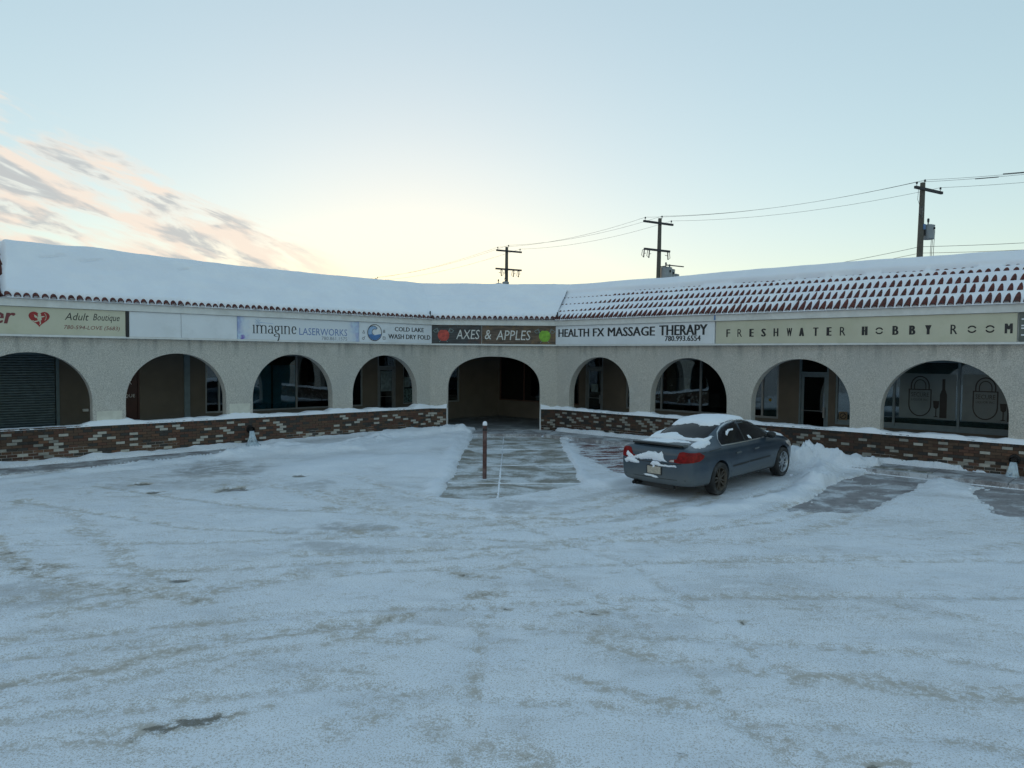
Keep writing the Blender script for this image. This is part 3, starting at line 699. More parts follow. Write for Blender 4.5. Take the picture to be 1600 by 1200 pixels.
        lvl = lvl + ss(Tg, 1.0, 1.9) * (.03 + (.12 * ss(-Xc, 4, 12) if which == 'L' else .0))
        lvl = lvl + (1 - ss(np.abs(Tg % TC - .02), 0, .05)) * -.012 * (which == 'C')
        if which == 'L':
            lvl = lvl * ss(Xc + .12 * (nm - .5) - .12 * ss(Tg, .3, 1.6), -12.42, -12.25) - .03 * (1 - ss(Xc, -12.5, -12.3))
            for cx_, ct_, rr_ in ((-11.2, 1.55, .35), (-10.3, 1.5, .4), (-8.0, 1.55, .22)):
                q_ = np.abs(Tg - ct_ - .05 * np.sin((Xc - cx_) * 7)); lvl = lvl - .10 * (1 - ss(q_, .0, .035)) * (1 - ss(np.abs(Xc - cx_), rr_ * .5, rr_))
    edge = ss(Tg, -.03, .015); lvl = lvl * edge
    lvl = lvl + .02 * (nb - .5) * ss(Tg, 1.4, 2.0) + ss(Tg, sl, sl + 1.5) * (.05 + .07 * (nb - .5))
    pts = np.stack([Xc, y + ny * lvl, z + nz * lvl], -1)
    me_ = grid_mesh('roof_snow', pts, M['snow']); obj('roof_snow', me_, F, rf)
    return rf
CNT = [0]
rR = roof(FR, 0, RX1, TAR, 0, 'R'); rL = roof(FL, LX0, 0, 0, TAL, 'L'); rC = roof(FC, 0, CW, TAL, TAR, 'C')
# rake caps down the bare left end
for k in range(5):
    M4 = slope_m(FL, -12.62, k * TC) @ Matrix.Scale(1.7, 4, (1, 0, 0)) @ Matrix.Scale(2.1, 4, (0, 0, 1)); obj('cap_tile', tile_me, M4, rL)
for F, x in ((FC, .02), (FC, CW - .02)):
    MB().box(x - .018, x + .018, EY - .05, EY + .02, 4.06, 4.34).build('valley_flashing', M['iron'], BLD, F)
MB().box(6.12, 6.16, -.225, -.195, 3.9, 4.04).build('fascia_clip', M['midblue'], BLD, FR)

# walkway floor, soffit, storefront walls
B = 2.7; SL = 5.592; SR = 5.632   # how far each storefront line runs past the corner of the arcade
SLx, SRx = 5.632, -5.593
cnr = FL @ Vector((SLx, B, 0))
FLO = .215
def W2(F, x, y): p = F @ Vector((x, y, 0)); return (p.x, p.y)
flo = [W2(FL, LX0, .02), W2(FL, -.0, .02), W2(FC, CW, .02), W2(FR, RX1, .02), W2(FR, RX1, B), (cnr.x, cnr.y), W2(FL, LX0, B)]
MB().flat(flo, -.2, FLO).build('walkway_floor', M['floor'], BLD)
MB().flat(flo, 3.02, 3.12).build('soffit', M['ceiling'], BLD)

def storefront(F, x0, x1, openings, solid_mats):
    """back wall: openings = (xa, xb, z0, z1); wall built round them"""
    m = MB(); ops = sorted(openings); cur = x0
    for (xa, xb, z0, z1) in ops:
        if xa > cur: m.box(cur, xa, B, B + .18, FLO - .1, 3.02)
        if z0 > FLO: m.box(xa, xb, B, B + .18, FLO - .1, z0)
        m.box(xa, xb, B, B + .18, z1, 3.02); cur = xb
    if cur < x1: m.box(cur, x1, B, B + .18, FLO - .1, 3.02)
    m.build('storefront_wall', solid_mats, BLD, F)
def window(F, xa, xb, z0, z1, mull, fm, rail=None, t=.05, panel=0):
    m = MB(); y0, y1 = B + .02, B + .10
    m.box(xa, xa + t, y0, y1, z0, z1).box(xb - t, xb, y0, y1, z0, z1).box(xa + t, xb - t, y0, y1, z0, z0 + t).box(xa + t, xb - t, y0, y1, z1 - t, z1)
    fr = m.build('window_frame', fm, BLD, F)
    ms = [xa + t / 2] + list(mull) + [xb - t / 2]
    for q in mull: MB().box(q - t / 2, q + t / 2, y0 - .004, y1 + .004, z0 + t, z1 - t).build('mullion', fm, fr, F)
    for q0, q1 in zip(ms[:-1], ms[1:]):
        MB().box(q0 + t / 2 + .001, q1 - t / 2 - .001, B + .055, B + .063, z0 + t + panel, z1 - t).build('pane', M['pane'], fr, F)
        if panel: MB().box(q0 + t / 2 + .001, q1 - t / 2 - .001, B + .05, B + .07, z0 + t, z0 + t + panel - .002).build('kick_panel', M['alu_blue'], fr, F)
    return fr
def door(F, xa, xb, z1, fm, pane=True, transom=None, bar=True, mat=None, hinge='l'):
    t = .055; y0, y1 = B + .0, B + .10; z0 = FLO; zt = transom or z1
    m = MB().box(xa, xa + t, y0, y1, z0, zt).box(xb - t, xb, y0, y1, z0, zt).box(xa + t, xb - t, y0, y1, z1 - t, z1)
    if transom: m.box(xa + t, xb - t, y0, y1, zt - t, zt)
    fr = m.build('door', fm, BLD, F)
    if transom: MB().box(xa + t + .001, xb - t - .001, B + .05, B + .058, z1 + .001, zt - t - .001).build('transom_pane', M['pane'], fr, F)
    a0, a1 = xa + t + .004, xb - t - .004
    if pane:
        s = .075; m = MB().box(a0, a0 + s, B + .03, B + .075, z0 + .01, z1 - t - .004).box(a1 - s, a1, B + .03, B + .075, z0 + .01, z1 - t - .004)
        m.box(a0 + s, a1 - s, B + .03, B + .075, z0 + .01, z0 + .2).box(a0 + s, a1 - s, B + .03, B + .075, z1 - t - .1, z1 - t - .004); lf = m.build('door_leaf', fm, fr, F)
        MB().box(a0 + s + .001, a1 - s - .001, B + .048, B + .056, z0 + .201, z1 - t - .101).build('door_pane', M['pane'], fr, F)
    else: MB().box(a0, a1, B + .03, B + .075, z0 + .01, z1 - t - .004).build('door_leaf', mat, fr, F)
    if bar:
        hx = a1 - .06 if hinge == 'l' else a0 + .06
        MB().tube([(a0 + .03, B - .01, 1.22), (a1 - .03, B - .01, 1.22)], .012, 6).box(hx - .03, hx + .03, B - .03, B + .03, 1.02, 1.34).build('door_handle', M['alu'], fr, F)
    return fr
WTOP = 2.78
# left wing: shutter, dark door, windows (FL x = -u)
OL = [(-14.6, -10.82, FLO, 2.72), (-9.62, -8.70, FLO, 2.5), (-6.79, -1.10, .90, WTOP), (-.46, .34, FLO, 2.9), (.69, 3.49, .90, WTOP)]
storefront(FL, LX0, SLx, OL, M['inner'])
sh = MB().box(-14.66, -10.74, B - .05, B + .02, 2.72, 2.98).build('shutter', M['shutter'], BLD, FL)
MB().box(-10.84, -10.76, B - .06, B + .02, FLO, 2.72).build('shutter_rail', M['shutter'], sh, FL)
for k in range(35):
    z = .30 + k * .069; sx = MB(); sx.add([(-14.58, B - .0, z), (-14.58, B - .032, z + .02), (-14.58, B - .032, z + .045), (-14.58, B - .0, z + .064), (-10.86, B - .0, z), (-10.86, B - .032, z + .02), (-10.86, B - .032, z + .045), (-10.86, B - .0, z + .064)],
        [(0, 1, 5, 4), (1, 2, 6, 5), (2, 3, 7, 6), (3, 0, 4, 7), (0, 3, 2, 1), (4, 5, 6, 7)]); sx.build('slat', M['shutter'], sh, FL)
MB().box(-14.6, -10.86, B + .001, B + .05, FLO, 2.72).build('shutter_backing', M['black'], sh, FL)
MB().box(-10.20, -10.06, B - .08, B, 1.12, 1.19).build('letter_box', M['white'], BLD, FL)
dq = door(FL, -9.62, -8.70, 2.5, M['darkred'], pane=False, bar=False, mat=M['darkred'])
MB().box(-7.44, -7.27, B - .05, B, FLO, 3.02).build('pilaster', M['alu_blue'], BLD, FL)
w1 = window(FL, -6.79, -1.10, .90, WTOP, [-6.35, -5.28, -3.70, -2.3], M['alu'])
MB().box(-5.25, -3.73, B + .068, B + .078, .96, 2.42).build('blue_blind', simple('blue_blind_fabric', (.16, .52, .74), .8, var=.15, world=True), w1, FL)
MB().box(-4.60, -4.54, B + .064, B + .0675, .96, 2.42).build('blind_cord_strip', M['black'], w1, FL)
MB().box(-6.1, -5.32, B + .068, B + .078, .96, 2.35).build('blue_blind', bpy.data.materials['blue_blind_fabric'], w1, FL)
d1 = door(FL, -.46, .34, 2.38, M['alu'], transom=2.9)
MB().box(-.30, .18, B + .036, B + .0455, 1.42, 2.18).build('door_poster', simple('poster_paper', (.22, .30, .33), .7, var=.3, scale=9, world=True), d1, FL)
w2 = window(FL, .69, 3.49, .90, WTOP, [1.3, 2.35], M['alu'])
MB().box(.78, 1.02, B + .040, B + .052, 1.55, 1.95).build('window_poster', bpy.data.materials['poster_paper'], w2, FL)
MB().box(.76, 1.24, B + .042, B + .052, .97, 1.50).build('window_poster', simple('patterned_poster', (.10, .17, .18), .7, var=.9, scale=16, world=True), w2, FL)
for z in (1.0, 1.12, 1.24): MB().box(2.42, 3.40, B + .13, B + .17, z, z + .07).build('blind_slat', M['alu'], w2, FL)
# right wing
OR = [(-5.50, -1.12, .90, WTOP), (-.80, .03, FLO, 2.9), (1.08, 6.84, .90, WTOP), (7.48, 8.36, FLO, 2.9), (8.56, 14.4, .86, WTOP)]
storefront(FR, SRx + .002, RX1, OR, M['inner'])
w3 = window(FR, -5.50, -1.12, .90, WTOP, [-4.09, -2.6], M['brownframe'])
d2 = door(FR, -.80, .03, 2.42, M['alu'], transom=2.9)
MB().box(-.55, -.25, B + .036, B + .046, 1.45, 1.75).build('door_poster', bpy.data.materials['poster_paper'], d2, FR)
w4 = window(FR, 1.08, 6.84, .90, WTOP, [2.58, 4.11, 5.5, 6.3], M['alu'], t=.06)
d3 = door(FR, 7.48, 8.36, 2.40, M['alu_blue'], transom=2.9)
w5 = window(FR, 8.56, 14.4, .86, WTOP, [10.15, 11.73, 13.3], M['alu_blue'], t=.06, panel=.10)
# sticker, notices and padlock posters on the glass
def ringpts(cx, cz, rx, rz, n=28, a0=0, a1=2 * math.pi): return [(cx + rx * math.cos(a0 + (a1 - a0) * k / n), cz + rz * math.sin(a0 + (a1 - a0) * k / n)) for k in range(n + (0 if a1 - a0 > 6.28 else 1))]
def ribbon(m, pts, wd, y0, y1, closed=True):
    n = len(pts)
    for i in range(n if closed else n - 1):
        a_, b_ = Vector(pts[i]), Vector(pts[(i + 1) % n]); dd = (b_ - a_).normalized(); p = Vector((-dd.y, dd.x)) * wd / 2; ee = dd * wd * .25
        m.poly([tuple(a_ - p - ee), tuple(b_ - p + ee), tuple(b_ + p + ee), tuple(a_ + p - ee)], y0, y1)
yg = B + .054
MB().poly(ringpts(6.55, 1.98 - .5, .05, .05, 14), yg - .008, yg).build('round_sticker', simple('amber_sticker', (.30, .20, .02), .6, var=.4, scale=20), w4, FR)
m = MB().box(8.66, 8.90, yg - .006, yg, .99, 1.24); nt_ = m.build('notice', simple('tan_notice', (.22, .17, .11), .7, var=.2), w5, FR)
m = MB(); ribbon(m, ringpts(8.78, 1.115, .085, .085, 20), .022, yg - .010, yg - .0065); ribbon(m, [(8.72, 1.055), (8.84, 1.175)], .02, yg - .0145, yg - .0105, False); m.build('no_smoking_mark', M['ink'], nt_, FR)
psurf = simple('frosted_poster', (.17, .23, .255), .35, var=.12, scale=2, world=True)

# ------------------------------------------------------------------ lettering
def text_mb(s, x0, x1, z0, z1, bold=0, shear=0, y=0., thick=.003):
    cu = bpy.data.curves.new('t', 'FONT'); cu.body = s; cu.offset = bold; cu.shear = shear; cu.resolution_u = 2; cu.size = 1
    o = bpy.data.objects.new('t', cu); COL.objects.link(o); dg = bpy.context.evaluated_depsgraph_get()
    me = bpy.data.meshes.new_from_object(o.evaluated_get(dg)); vs = np.array([vv.co[:] for vv in me.vertices]); fs = [tuple(p.vertices) for p in me.polygons]
    bpy.data.objects.remove(o); bpy.data.curves.remove(cu)
    lo, hi = vs.min(0), vs.max(0); X_ = x0 + (vs[:, 0] - lo[0]) / (hi[0] - lo[0]) * (x1 - x0); Z_ = z0 + (vs[:, 1] - lo[1]) / (hi[1] - lo[1]) * (z1 - z0)
    m = MB(); m.add(list(zip(X_, [y] * len(X_), Z_)), fs); return m
def text(s, x0, x1, z0, z1, mat, par, F, y, bold=0, shear=0, name='lettering'):
    dx = max(0, bold) * .42 * (z1 - z0); m = MB()
    for k, o in enumerate((0,) if dx < .002 else (-dx, -dx / 2, 0, dx / 2, dx)):
        t = text_mb(s, x0 + dx + o, x1 - dx + o, z0, z1, min(bold, 0), shear, y - .0006 * k); m.add(t.v, t.f)
    return m.build(name, mat, par, F, fixn=False)
text('BOUTIQUE', -9.52, -8.82, 1.46, 1.57, M['white'], dq, FL, B + .027, .01)
text('X', -9.02, -8.90, 1.86, 2.00, M['white'], dq, FL, B + .027, .02)
for (cx) in (10.80, 12.33):
    x0, x1 = cx - .52, cx + (.86 if cx < 11 else .95)
    pl = MB().box(x0, x1, yg - .006, yg, 1.18, 2.42).build('poster', psurf, w5, FR)
    m = MB(); body = [(cx - .27, 1.98)] + [(cx - .27 + .0, 1.55)] + ringpts(cx, 1.56, .27, .31, 14, math.pi, 2 * math.pi) + [(cx + .27, 1.98)]
    ribbon(m, body, .028, yg - .012, yg - .0065)
    ribbon(m, [(cx - .22, 1.99)] + ringpts(cx, 2.08, .22, .26, 14, math.pi, 0) + [(cx + .22, 1.99)], .03, yg - .0125, yg - .0065, False)
    ribbon(m, [(cx - .14, 1.99)] + ringpts(cx, 2.08, .14, .17, 12, math.pi, 0) + [(cx + .14, 1.99)], .022, yg - .0125, yg - .0065, False)
    m.build('padlock_outline', M['ink'], pl, FR)
    text('SECURE', cx - .22, cx + .22, 1.78, 1.90, M['ink'], pl, FR, yg - .007, .01); text('LIQUOR INC', cx - .21, cx + .21, 1.66, 1.73, M['ink'], pl, FR, yg - .007, 0)
    bx_ = cx + .57
    m = MB().poly([(bx_ - .085, 1.22), (bx_ + .085, 1.22), (bx_ + .085, 1.85), (bx_ + .06, 1.93), (bx_ + .035, 2.0), (bx_ + .035, 2.28), (bx_ - .035, 2.28), (bx_ - .035, 2.0), (bx_ - .06, 1.93), (bx_ - .085, 1.85)], yg - .010, yg - .0062)
    m.build('bottle_print', M['ink'], pl, FR)
    gx_ = bx_ - .17; m = MB().poly([(gx_ - .07, 1.24), (gx_ + .07, 1.24), (gx_ + .012, 1.27), (gx_ + .012, 1.46), (gx_ + .06, 1.50), (gx_ + .075, 1.68), (gx_ - .075, 1.68), (gx_ - .06, 1.50), (gx_ - .012, 1.46), (gx_ - .012, 1.27)], yg - .0145, yg - .0105)
    m.build('wine_glass_print', M['black'], pl, FR)

film = simple('grey_teal_backing', (.38, .52, .56), .7, var=.15, scale=1.5, world=True)  # sheets added behind the panes; their pale teal stands in for brighter glass
for q0, q1 in ((8.63, 10.11), (10.19, 11.69), (11.77, 13.26), (13.34, 14.33)): MB().box(q0, q1, B + .068, B + .076, 1.03, 2.70).build('pane_backing', film, w5, FR)
MB().box(6.34, 6.77, B + .068, B + .076, .97, 2.70).build('pane_backing', film, w4, FR)
# rooms behind the glass
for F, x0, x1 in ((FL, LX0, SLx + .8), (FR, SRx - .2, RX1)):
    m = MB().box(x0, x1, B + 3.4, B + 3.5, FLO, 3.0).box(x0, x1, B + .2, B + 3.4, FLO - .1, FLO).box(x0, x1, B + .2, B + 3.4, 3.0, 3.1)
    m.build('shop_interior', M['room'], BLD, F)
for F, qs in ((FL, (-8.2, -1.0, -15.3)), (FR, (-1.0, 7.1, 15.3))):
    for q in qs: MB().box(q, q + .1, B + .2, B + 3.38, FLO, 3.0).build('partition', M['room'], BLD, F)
# shelving dimly seen inside
rs = random.Random(9)
for F, spans in ((FL, [(-6.6, -1.6)]), (FR, [(1.2, 6.6), (9.0, 14.0)])):
    for s0, s1 in spans:
        m = MB(); q = s0
        while q < s1: 
            wd = rs.uniform(.4, 1.1); h = rs.uniform(.9, 1.9); m.box(q, q + wd, B + 1.6, B + 2.1, FLO, FLO + h); q += wd + rs.uniform(.1, .7)
        m.build('display_shelving', M['inner_grey'], BLD, F, kind='stuff')
# end walls and rear of the block
for F, q in ((FL, LX0), (FR, RX1 - .15)): MB().box(q, q + .15, .3, 8.9, 0, 3.2).build('end_wall', M['stucco'], BLD, F)
for F, q0, q1 in ((FL, LX0, 11.6), (FR, -11.5, RX1)): MB().box(q0, q1, 8.9, 9.05, 0, 5.2).build('rear_wall', M['stucco'], BLD, F)

# ------------------------------------------------------------------ brick walls
brick_me = []
for mt in BR:
    b_ = MB().box(-.5, .5, -.5, .5, -.5, .5); me = bpy.data.meshes.new('brick'); me.from_pydata(b_.v, [], b_.f); me.materials.append(mt)
    bm = bmesh.new(); bm.from_mesh(me); bmesh.ops.recalc_face_normals(bm, faces=bm.faces); bm.to_mesh(me); bm.free(); brick_me.append(me)
def brickwall(F, x0, x1, e0, e1, Fc, c0, c1, label, near, sgn):
    root = empty('brick_wall', F @ Matrix.Translation(((x0 + x1) / 2, 0, .1)), label, 'wall', 'low brick walls under the arches')
    for F_, a0, a1, f0, f1 in ((F, x0, x1, e0, e1), (Fc, c0, c1, (TAL if c0 == 0 else 0), (TAR if c0 != 0 else 0))):
        m = MB(); y0, y1 = -.105, .30; 
        vv = []
        for z in (-.1, .935):
            for y in (y0, y1): vv += [(a0 - f0 * y, y, z), (a1 + f1 * y, y, z)]
        m.add(vv, [(0, 1, 5, 4), (2, 6, 7, 3), (0, 4, 6, 2), (1, 3, 7, 5), (4, 5, 7, 6), (0, 2, 3, 1)]); m.build('core', M['mortar'], root, F_)
    items = []
    for F_, a0, a1, f0, f1 in ((F, x0, x1, e0, e1), (Fc, c0, c1, (TAL if c0 == 0 else 0), (TAR if c0 != 0 else 0))):
        lo, hi = a0 - f0 * -.12, a1 + f1 * -.12
        z = .868; row = 0; ch = .0715
        q = lo + .036
        while q < hi - .03:     # rowlock course on top
            kind = rs.choice([1, 2, 2, 0]); items.append((F_, q, .918, .066, .092, kind)); q += .0755
        while z > .0:
            z -= ch; off = .105 if row % 2 else 0; q = lo + off - .105
            while q < hi:
                s0, s1 = max(lo, q + .005), min(hi, q + .205)
                if s1 - s0 > .05:
                    wp = F_ @ Vector(((s0 + s1) / 2, 0, z)); cl_ = float(vnoise(np.array(wp.x * .7 + wp.y * .7), np.array(z * 3.2 + wp.x * .35), .42, 91, 2))
                    k = 3 if items[-1][5] != 3 and ((cl_ > .56 and rs.random() < .47) or rs.random() < .055) else rs.choices([0, 1, 2, 4], [2.2, 4.2, 2.4, .9])[0]
                    items.append((F_, (s0 + s1) / 2, z + ch / 2, s1 - s0, .062, k))
                q += .21
            row += 1
    order = sorted(range(len(items)), key=lambda i: (-(sgn * items[i][1]) if items[i][0] is F else 99) - (.0 if items[i][4] < .07 else -1.5))
    singles = set(order[:298]); joined = MB()
    for i, (F_, q, zc, wd, h, k) in enumerate(items):
        top = h > .07; dp = .11 if top else .05; cy = (-.062 if top else -.092) + rs.gauss(0, .0035)
        if i in singles:
            obj('brick', brick_me[k], F_ @ Matrix.Translation((q, cy, zc)) @ Matrix.Rotation(rs.gauss(0, .006), 4, 'Y') @ Matrix.Diagonal((wd, dp, h, 1)), root)
        else:
            n0 = len(joined.v); joined.box(q - wd / 2, q + wd / 2, cy - dp / 2, cy + dp / 2, zc - h / 2, zc + h / 2, k)
            for j in range(n0, len(joined.v)): joined.v[j] = tuple(F_ @ Vector(joined.v[j]))
    joined.build('bricks', BR, root, kind='stuff')
    return root
brickwall(FL, LX0, 0, 0, TAL, FC, 0, .575, 'low brown brick wall with scattered white bricks left of the central archway', 0, -1)
brickwall(FR, 0, RX1, TAR, 0, FC, 3.925, CW, 'low brown brick wall with scattered white bricks right of the central archway behind the car', 0, 1)
# snow on the wall tops
def ledge_snow(F, x0, x1, arches, label, e0, e1, bare_to=None):
    xs_ = np.arange(x0, x1 + .001, .04); ys_ = np.linspace(-.135, .29, 11); Xg, Yg = np.meshgrid(xs_, ys_, indexing='ij')
    inside = np.zeros(Xg.shape); pier = np.ones(Xg.shape)
    for a0, a1 in arches:
        k = ss(Xg, a0 - .02, a0 + .25) * (1 - ss(Xg, a1 - .25, a1 + .02)); pier = pier * (1 - k)
    wx = Xg * F[0][0] + F[0][3] + Yg * .7; wy = Xg * F[1][0] + F[1][3]
    n_ = vnoise(wx, wy, .45, 81, 4); n2_ = vnoise(wx, wy, 1.7, 82, 2); n3_ = vnoise(wx, wy, .09, 83, 2)
    h = .018 + .045 * ss(n_, .35, .75) + .03 * n2_ + .012 * (n3_ - .5) + pier * (.05 * ss(n2_, .3, .6) + .04 * n_)
    if bare_to is not None: h = h * (.12 + .88 * ss(Xg + .5 * (n_ - .5), bare_to, bare_to + .35)) - .03 * (1 - ss(Xg, bare_to - .1, bare_to + .4)) * (n3_ > .45)
    yy = (Yg + .135) / .425; rim = ss(yy, -.02, .16) * (1 - .75 * ss(yy, .75, 1.0)); h = h * rim
    lim = np.where(pier > .5, .30, .30)
    z = .964 + h - .03 * (1 - ss(yy, 0, .04))
    me_ = grid_mesh('ledge_snow', np.stack([np.clip(Xg, x0 - e0 * Yg if e0 else -99, x1 + e1 * Yg if e1 else 99), Yg, z], -1), M['snow'])
    o = bpy.data.objects.new('ledge_snow', me_); COL.objects.link(o); setm(o, F); tag(o, label, 'snow', None, 'stuff')
ledge_snow(FL, LX0, 0, ARCH_L, 'snow lying along the top of the left brick wall', 0, TAL, -10.9)
ledge_snow(FR, 0, RX1, ARCH_R, 'snow lying along the top of the right brick wall', TAR, 0)
ledge_snow(FC, 0, .60, [], 'snow on the short wall end left of the archway', TAL, 0)
ledge_snow(FC, 3.90, CW, [], 'snow on the short wall end right of the archway', 0, TAR)

# drain spouts with frozen water
for F, x, z, lab in ((FL, -6.54, .62, 'left'), (FR, 13.42, .60, 'right')):
    m = MB().tube([(x, -.10, z), (x, -.24, z - .01), (x, -.28, z - .015)], [.075, .08, .085], 14, cap=False).tube([(x, -.10, z), (x, -.20, z)], [.062, .062], 14)
    t = m.build('drain_spout', M['iron'], None, F, label=f'round dark drain spout low in the {lab} brick wall', cat='drain spout', group='drain spouts through the brick walls')
    t['category'] = 'drain spout'
    MB().tube([(x, -.115, z), (x, -.13, z)], [.115, .105], 14).build('flange', M['iron'], t, F)
    m = MB(); rs2 = random.Random(3)
    for k in range(9):
        dx = rs2.uniform(-.07, .07); m.tube([(x + dx * .6, -.25, z - .05), (x + dx, -.26 - abs(dx) * .3, z - .22), (x + dx * 1.7, -.30 + rs2.uniform(-.1, .05), z - .42)], [.022, .028, .045], 7)
    m.lathe([(.26, .0), (.2, .05), (.1, .11), (.02, .13)], (x, -.3, .14), 16)
    ic = m.build('frozen_runoff', M['icemat'], None, F, smooth=True); tag(ic, f'pale ice frozen beneath the drain spout of the {lab} brick wall', 'ice', 'ice under the drain spouts')

# ------------------------------------------------------------------ shop signs
SY = -.155
SZ0, SZ1 = 3.218, 3.862
def board(F, x0, x1, mat, label, frame_mat=None, z0=SZ0, z1=SZ1):
    o = MB().box(x0 + .006, x1 - .006, SY, SY + .05, z0, z1).build('shop_sign', mat, None, F); return tag(o, label, 'sign', 'shop signs under the eaves')
y1_ = SY - .002
s = board(FL, LX0 + .3, -9.79, M['signcream'], 'yellow-green sign with red heart, phone number and words Adult Boutique')
text('er', -12.58, -12.13, 3.45, 3.71, M['maroon'], s, FL, y1_, .12, .25)
hp = []
for k in range(40):
    t = 2 * math.pi * k / 40; hp.append((-11.665 + .215 * math.sin(t) ** 3, 3.605 + .205 * (13 * math.cos(t) - 5 * math.cos(2 * t) - 2 * math.cos(3 * t) - math.cos(4 * t)) / 16))
ht = MB().poly(hp, y1_ - .003, y1_ + .001).build('heart_emblem', M['red'], s, FL)
m = MB(); cx_, cz_ = -11.66, 3.6
for p_ in ([(-.03, .11), (.02, .12), (.035, .075), (.01, .045), (-.035, .06)], [(-.03, .05), (.03, .05), (.045, -.02), (.02, -.06), (-.03, -.05), (-.05, .0)], [(-.04, .04), (-.11, .09), (-.10, .03), (-.06, .0)],
           [(.03, .05), (.10, .06), (.10, .04), (.035, .02)], [(-.03, -.045), (-.10, -.07), (-.14, -.045), (-.14, -.065), (-.09, -.095), (-.01, -.065)], [(.02, -.05), (.03, -.12), (.0, -.16), (-.005, -.15), (.01, -.11), (-.01, -.06)]):
    m.poly([(cx_ + a_, cz_ + b_) for a_, b_ in p_], y1_ - .006, y1_ - .0032)
ribbon(m, [(cx_ + .10 + .035 * math.cos(t), cz_ + .04 + .08 * math.sin(t)) for t in np.linspace(-1.5, 1.5, 9)], .010, y1_ - .006, y1_ - .0032, False)
m.build('winged_figure', M['signcream'], ht, FL)
text('Adult', -11.14, -10.62, 3.585, 3.765, M['ink'], s, FL, y1_, .004, .28); text('Boutique', -10.53, -9.93, 3.545, 3.765, M['ink'], s, FL, y1_, .004, .28)
text('780-594-LOVE (5683)', -11.16, -9.93, 3.335, 3.46, M['maroon'], s, FL, y1_, .008, .2)
MB().box(-9.785, -9.715, SY - .012, SY + .06, 3.20, 3.865).build('end_strip', M['ink'], s, FL)
board(FL, -9.71, -8.43, M['signwhite'], 'blank white sign panel right beside the yellow-green sign'); 
board(FL, -8.43, -6.91, M['signwhite'], 'blank white sign panel between the other blank panel and the purple blotched sign')
# watercolour sign
def watercol():
    t = NT('watercolour_print'); v = t.obj(); s_ = t.new('ShaderNodeSeparateXYZ'); t.l.new(v, s_.inputs[0]); x = s_.outputs[0]; z = s_.outputs[2]
    n = t.noise(v, 2.6, 5, .6); n2 = t.noise(v, 5, 4, .6)
    e = t.math('ABSOLUTE', x); k = t.step(t.math('ADD', e, t.math('MULTIPLY', t.math('SUBTRACT', n, .5), .9)), 1.50, 2.0)
    c = t.mix(t.step(n2, .35, .65), (.30, .36, .62), (.50, .64, .78)); c = t.mix(t.math('MULTIPLY', t.step(n, .50, .62), t.step(z, .45, .1)), c, (.17, .11, .45))
    c = t.mix(k, (.66, .70, .75), c); t.sock('Base Color', c); t.sock('Roughness', .4); return t.m
s = board(FL, -6.91, -2.96, watercol(), 'white sign with purple watercolour ends reading imagine laserworks')
def pen(m, strokes, x0, z0, sx, sz, y, nw=.15, nh=.035):
    for st in strokes:
        for a_, b_ in zip(st[:-1], st[1:]):
            nvx, nvz = nw / 2 * sx, nh / 2 * sz; A_ = (x0 + a_[0] * sx, z0 + a_[1] * sz); B_ = (x0 + b_[0] * sx, z0 + b_[1] * sz)
            cs = [(A_[0] - nvx, A_[1] - nvz), (A_[0] + nvx, A_[1] - nvz), (A_[0] + nvx, A_[1] + nvz), (A_[0] - nvx, A_[1] + nvz), (B_[0] - nvx, B_[1] - nvz), (B_[0] + nvx, B_[1] - nvz), (B_[0] + nvx, B_[1] + nvz), (B_[0] - nvx, B_[1] + nvz)]
            # convex hull of both nib rectangles
            P_ = sorted(set((round(p[0], 5), round(p[1], 5)) for p in cs)); 
            def half(pp):
                h = []
                for p in pp:
                    while len(h) > 1 and (h[-1][0] - h[-2][0]) * (p[1] - h[-2][1]) - (h[-1][1] - h[-2][1]) * (p[0] - h[-2][0]) <= 0: h.pop()
                    h.append(p)
                return h[:-1]
            hull = half(P_) + half(P_[::-1])
            if len(hull) > 2: m.add([(p[0], y, p[1]) for p in hull], [tuple(range(len(hull)))])
def arc(cx, cz, rx, rz, a0, a1, n=8): return [(cx + rx * math.cos(math.radians(a0 + (a1 - a0) * k / n)), cz + rz * math.sin(math.radians(a0 + (a1 - a0) * k / n))) for k in range(n + 1)]
def li(x): return [[(x - .1, .93), (x, 1), (x, 0)], [(x - .12, .0), (x + .12, 0)]]
def arch_(x): return [[(x, .75)] + arc(x + .28, .72, .28, .28, 150, 0, 6) + [(x + .56, 0)], [(x + .44, 0), (x + .68, 0)]]
LT = {'i': (li(.2), .42), 'm': (li(.2) + arch_(.2) + arch_(.76), 1.55), 'n': (li(.2) + arch_(.2), 1.0),
      'a': ([arc(.38, .72, .22, .26, 150, 0, 6) + [(.6, .1), (.7, .0)], arc(.34, .27, .24, .27, 70, 340, 10)], .82),
      'g': ([arc(.38, .66, .25, .32, 0, 360, 14), [(.6, .9), (.82, .97)], [(.28, .36), (.2, .2), (.4, .08), (.66, -.02), (.7, -.3), (.6, -.75), (.5, -.9)], arc(.36, -.2, .32, .16, 60, 290, 8)], .86),
      'e': ([[(.16, .52), (.68, .56)] + arc(.42, .5, .26, .48, 10, 320, 14)], .8)}
m = MB(); cur = 0; wds = sum(LT[c_][1] for c_ in 'imagine'); sx = (6.47 - 5.10) / wds
for c_ in 'imagine':
    pen(m, LT[c_][0], -6.47 + cur * sx, 3.40, sx, .235, y1_); cur += LT[c_][1]
m.build('lettering', M['ink'], s, FL, fixn=False)
text('LASERWORKS', -5.02, -3.39, 3.385, 3.60, M['blue'], s, FL, y1_, .0); text('780.861.1575', -4.28, -3.39, 3.245, 3.355, M['greyink'], s, FL, y1_, .0)
m = MB(); sc0 = (-6.30, 3.72)
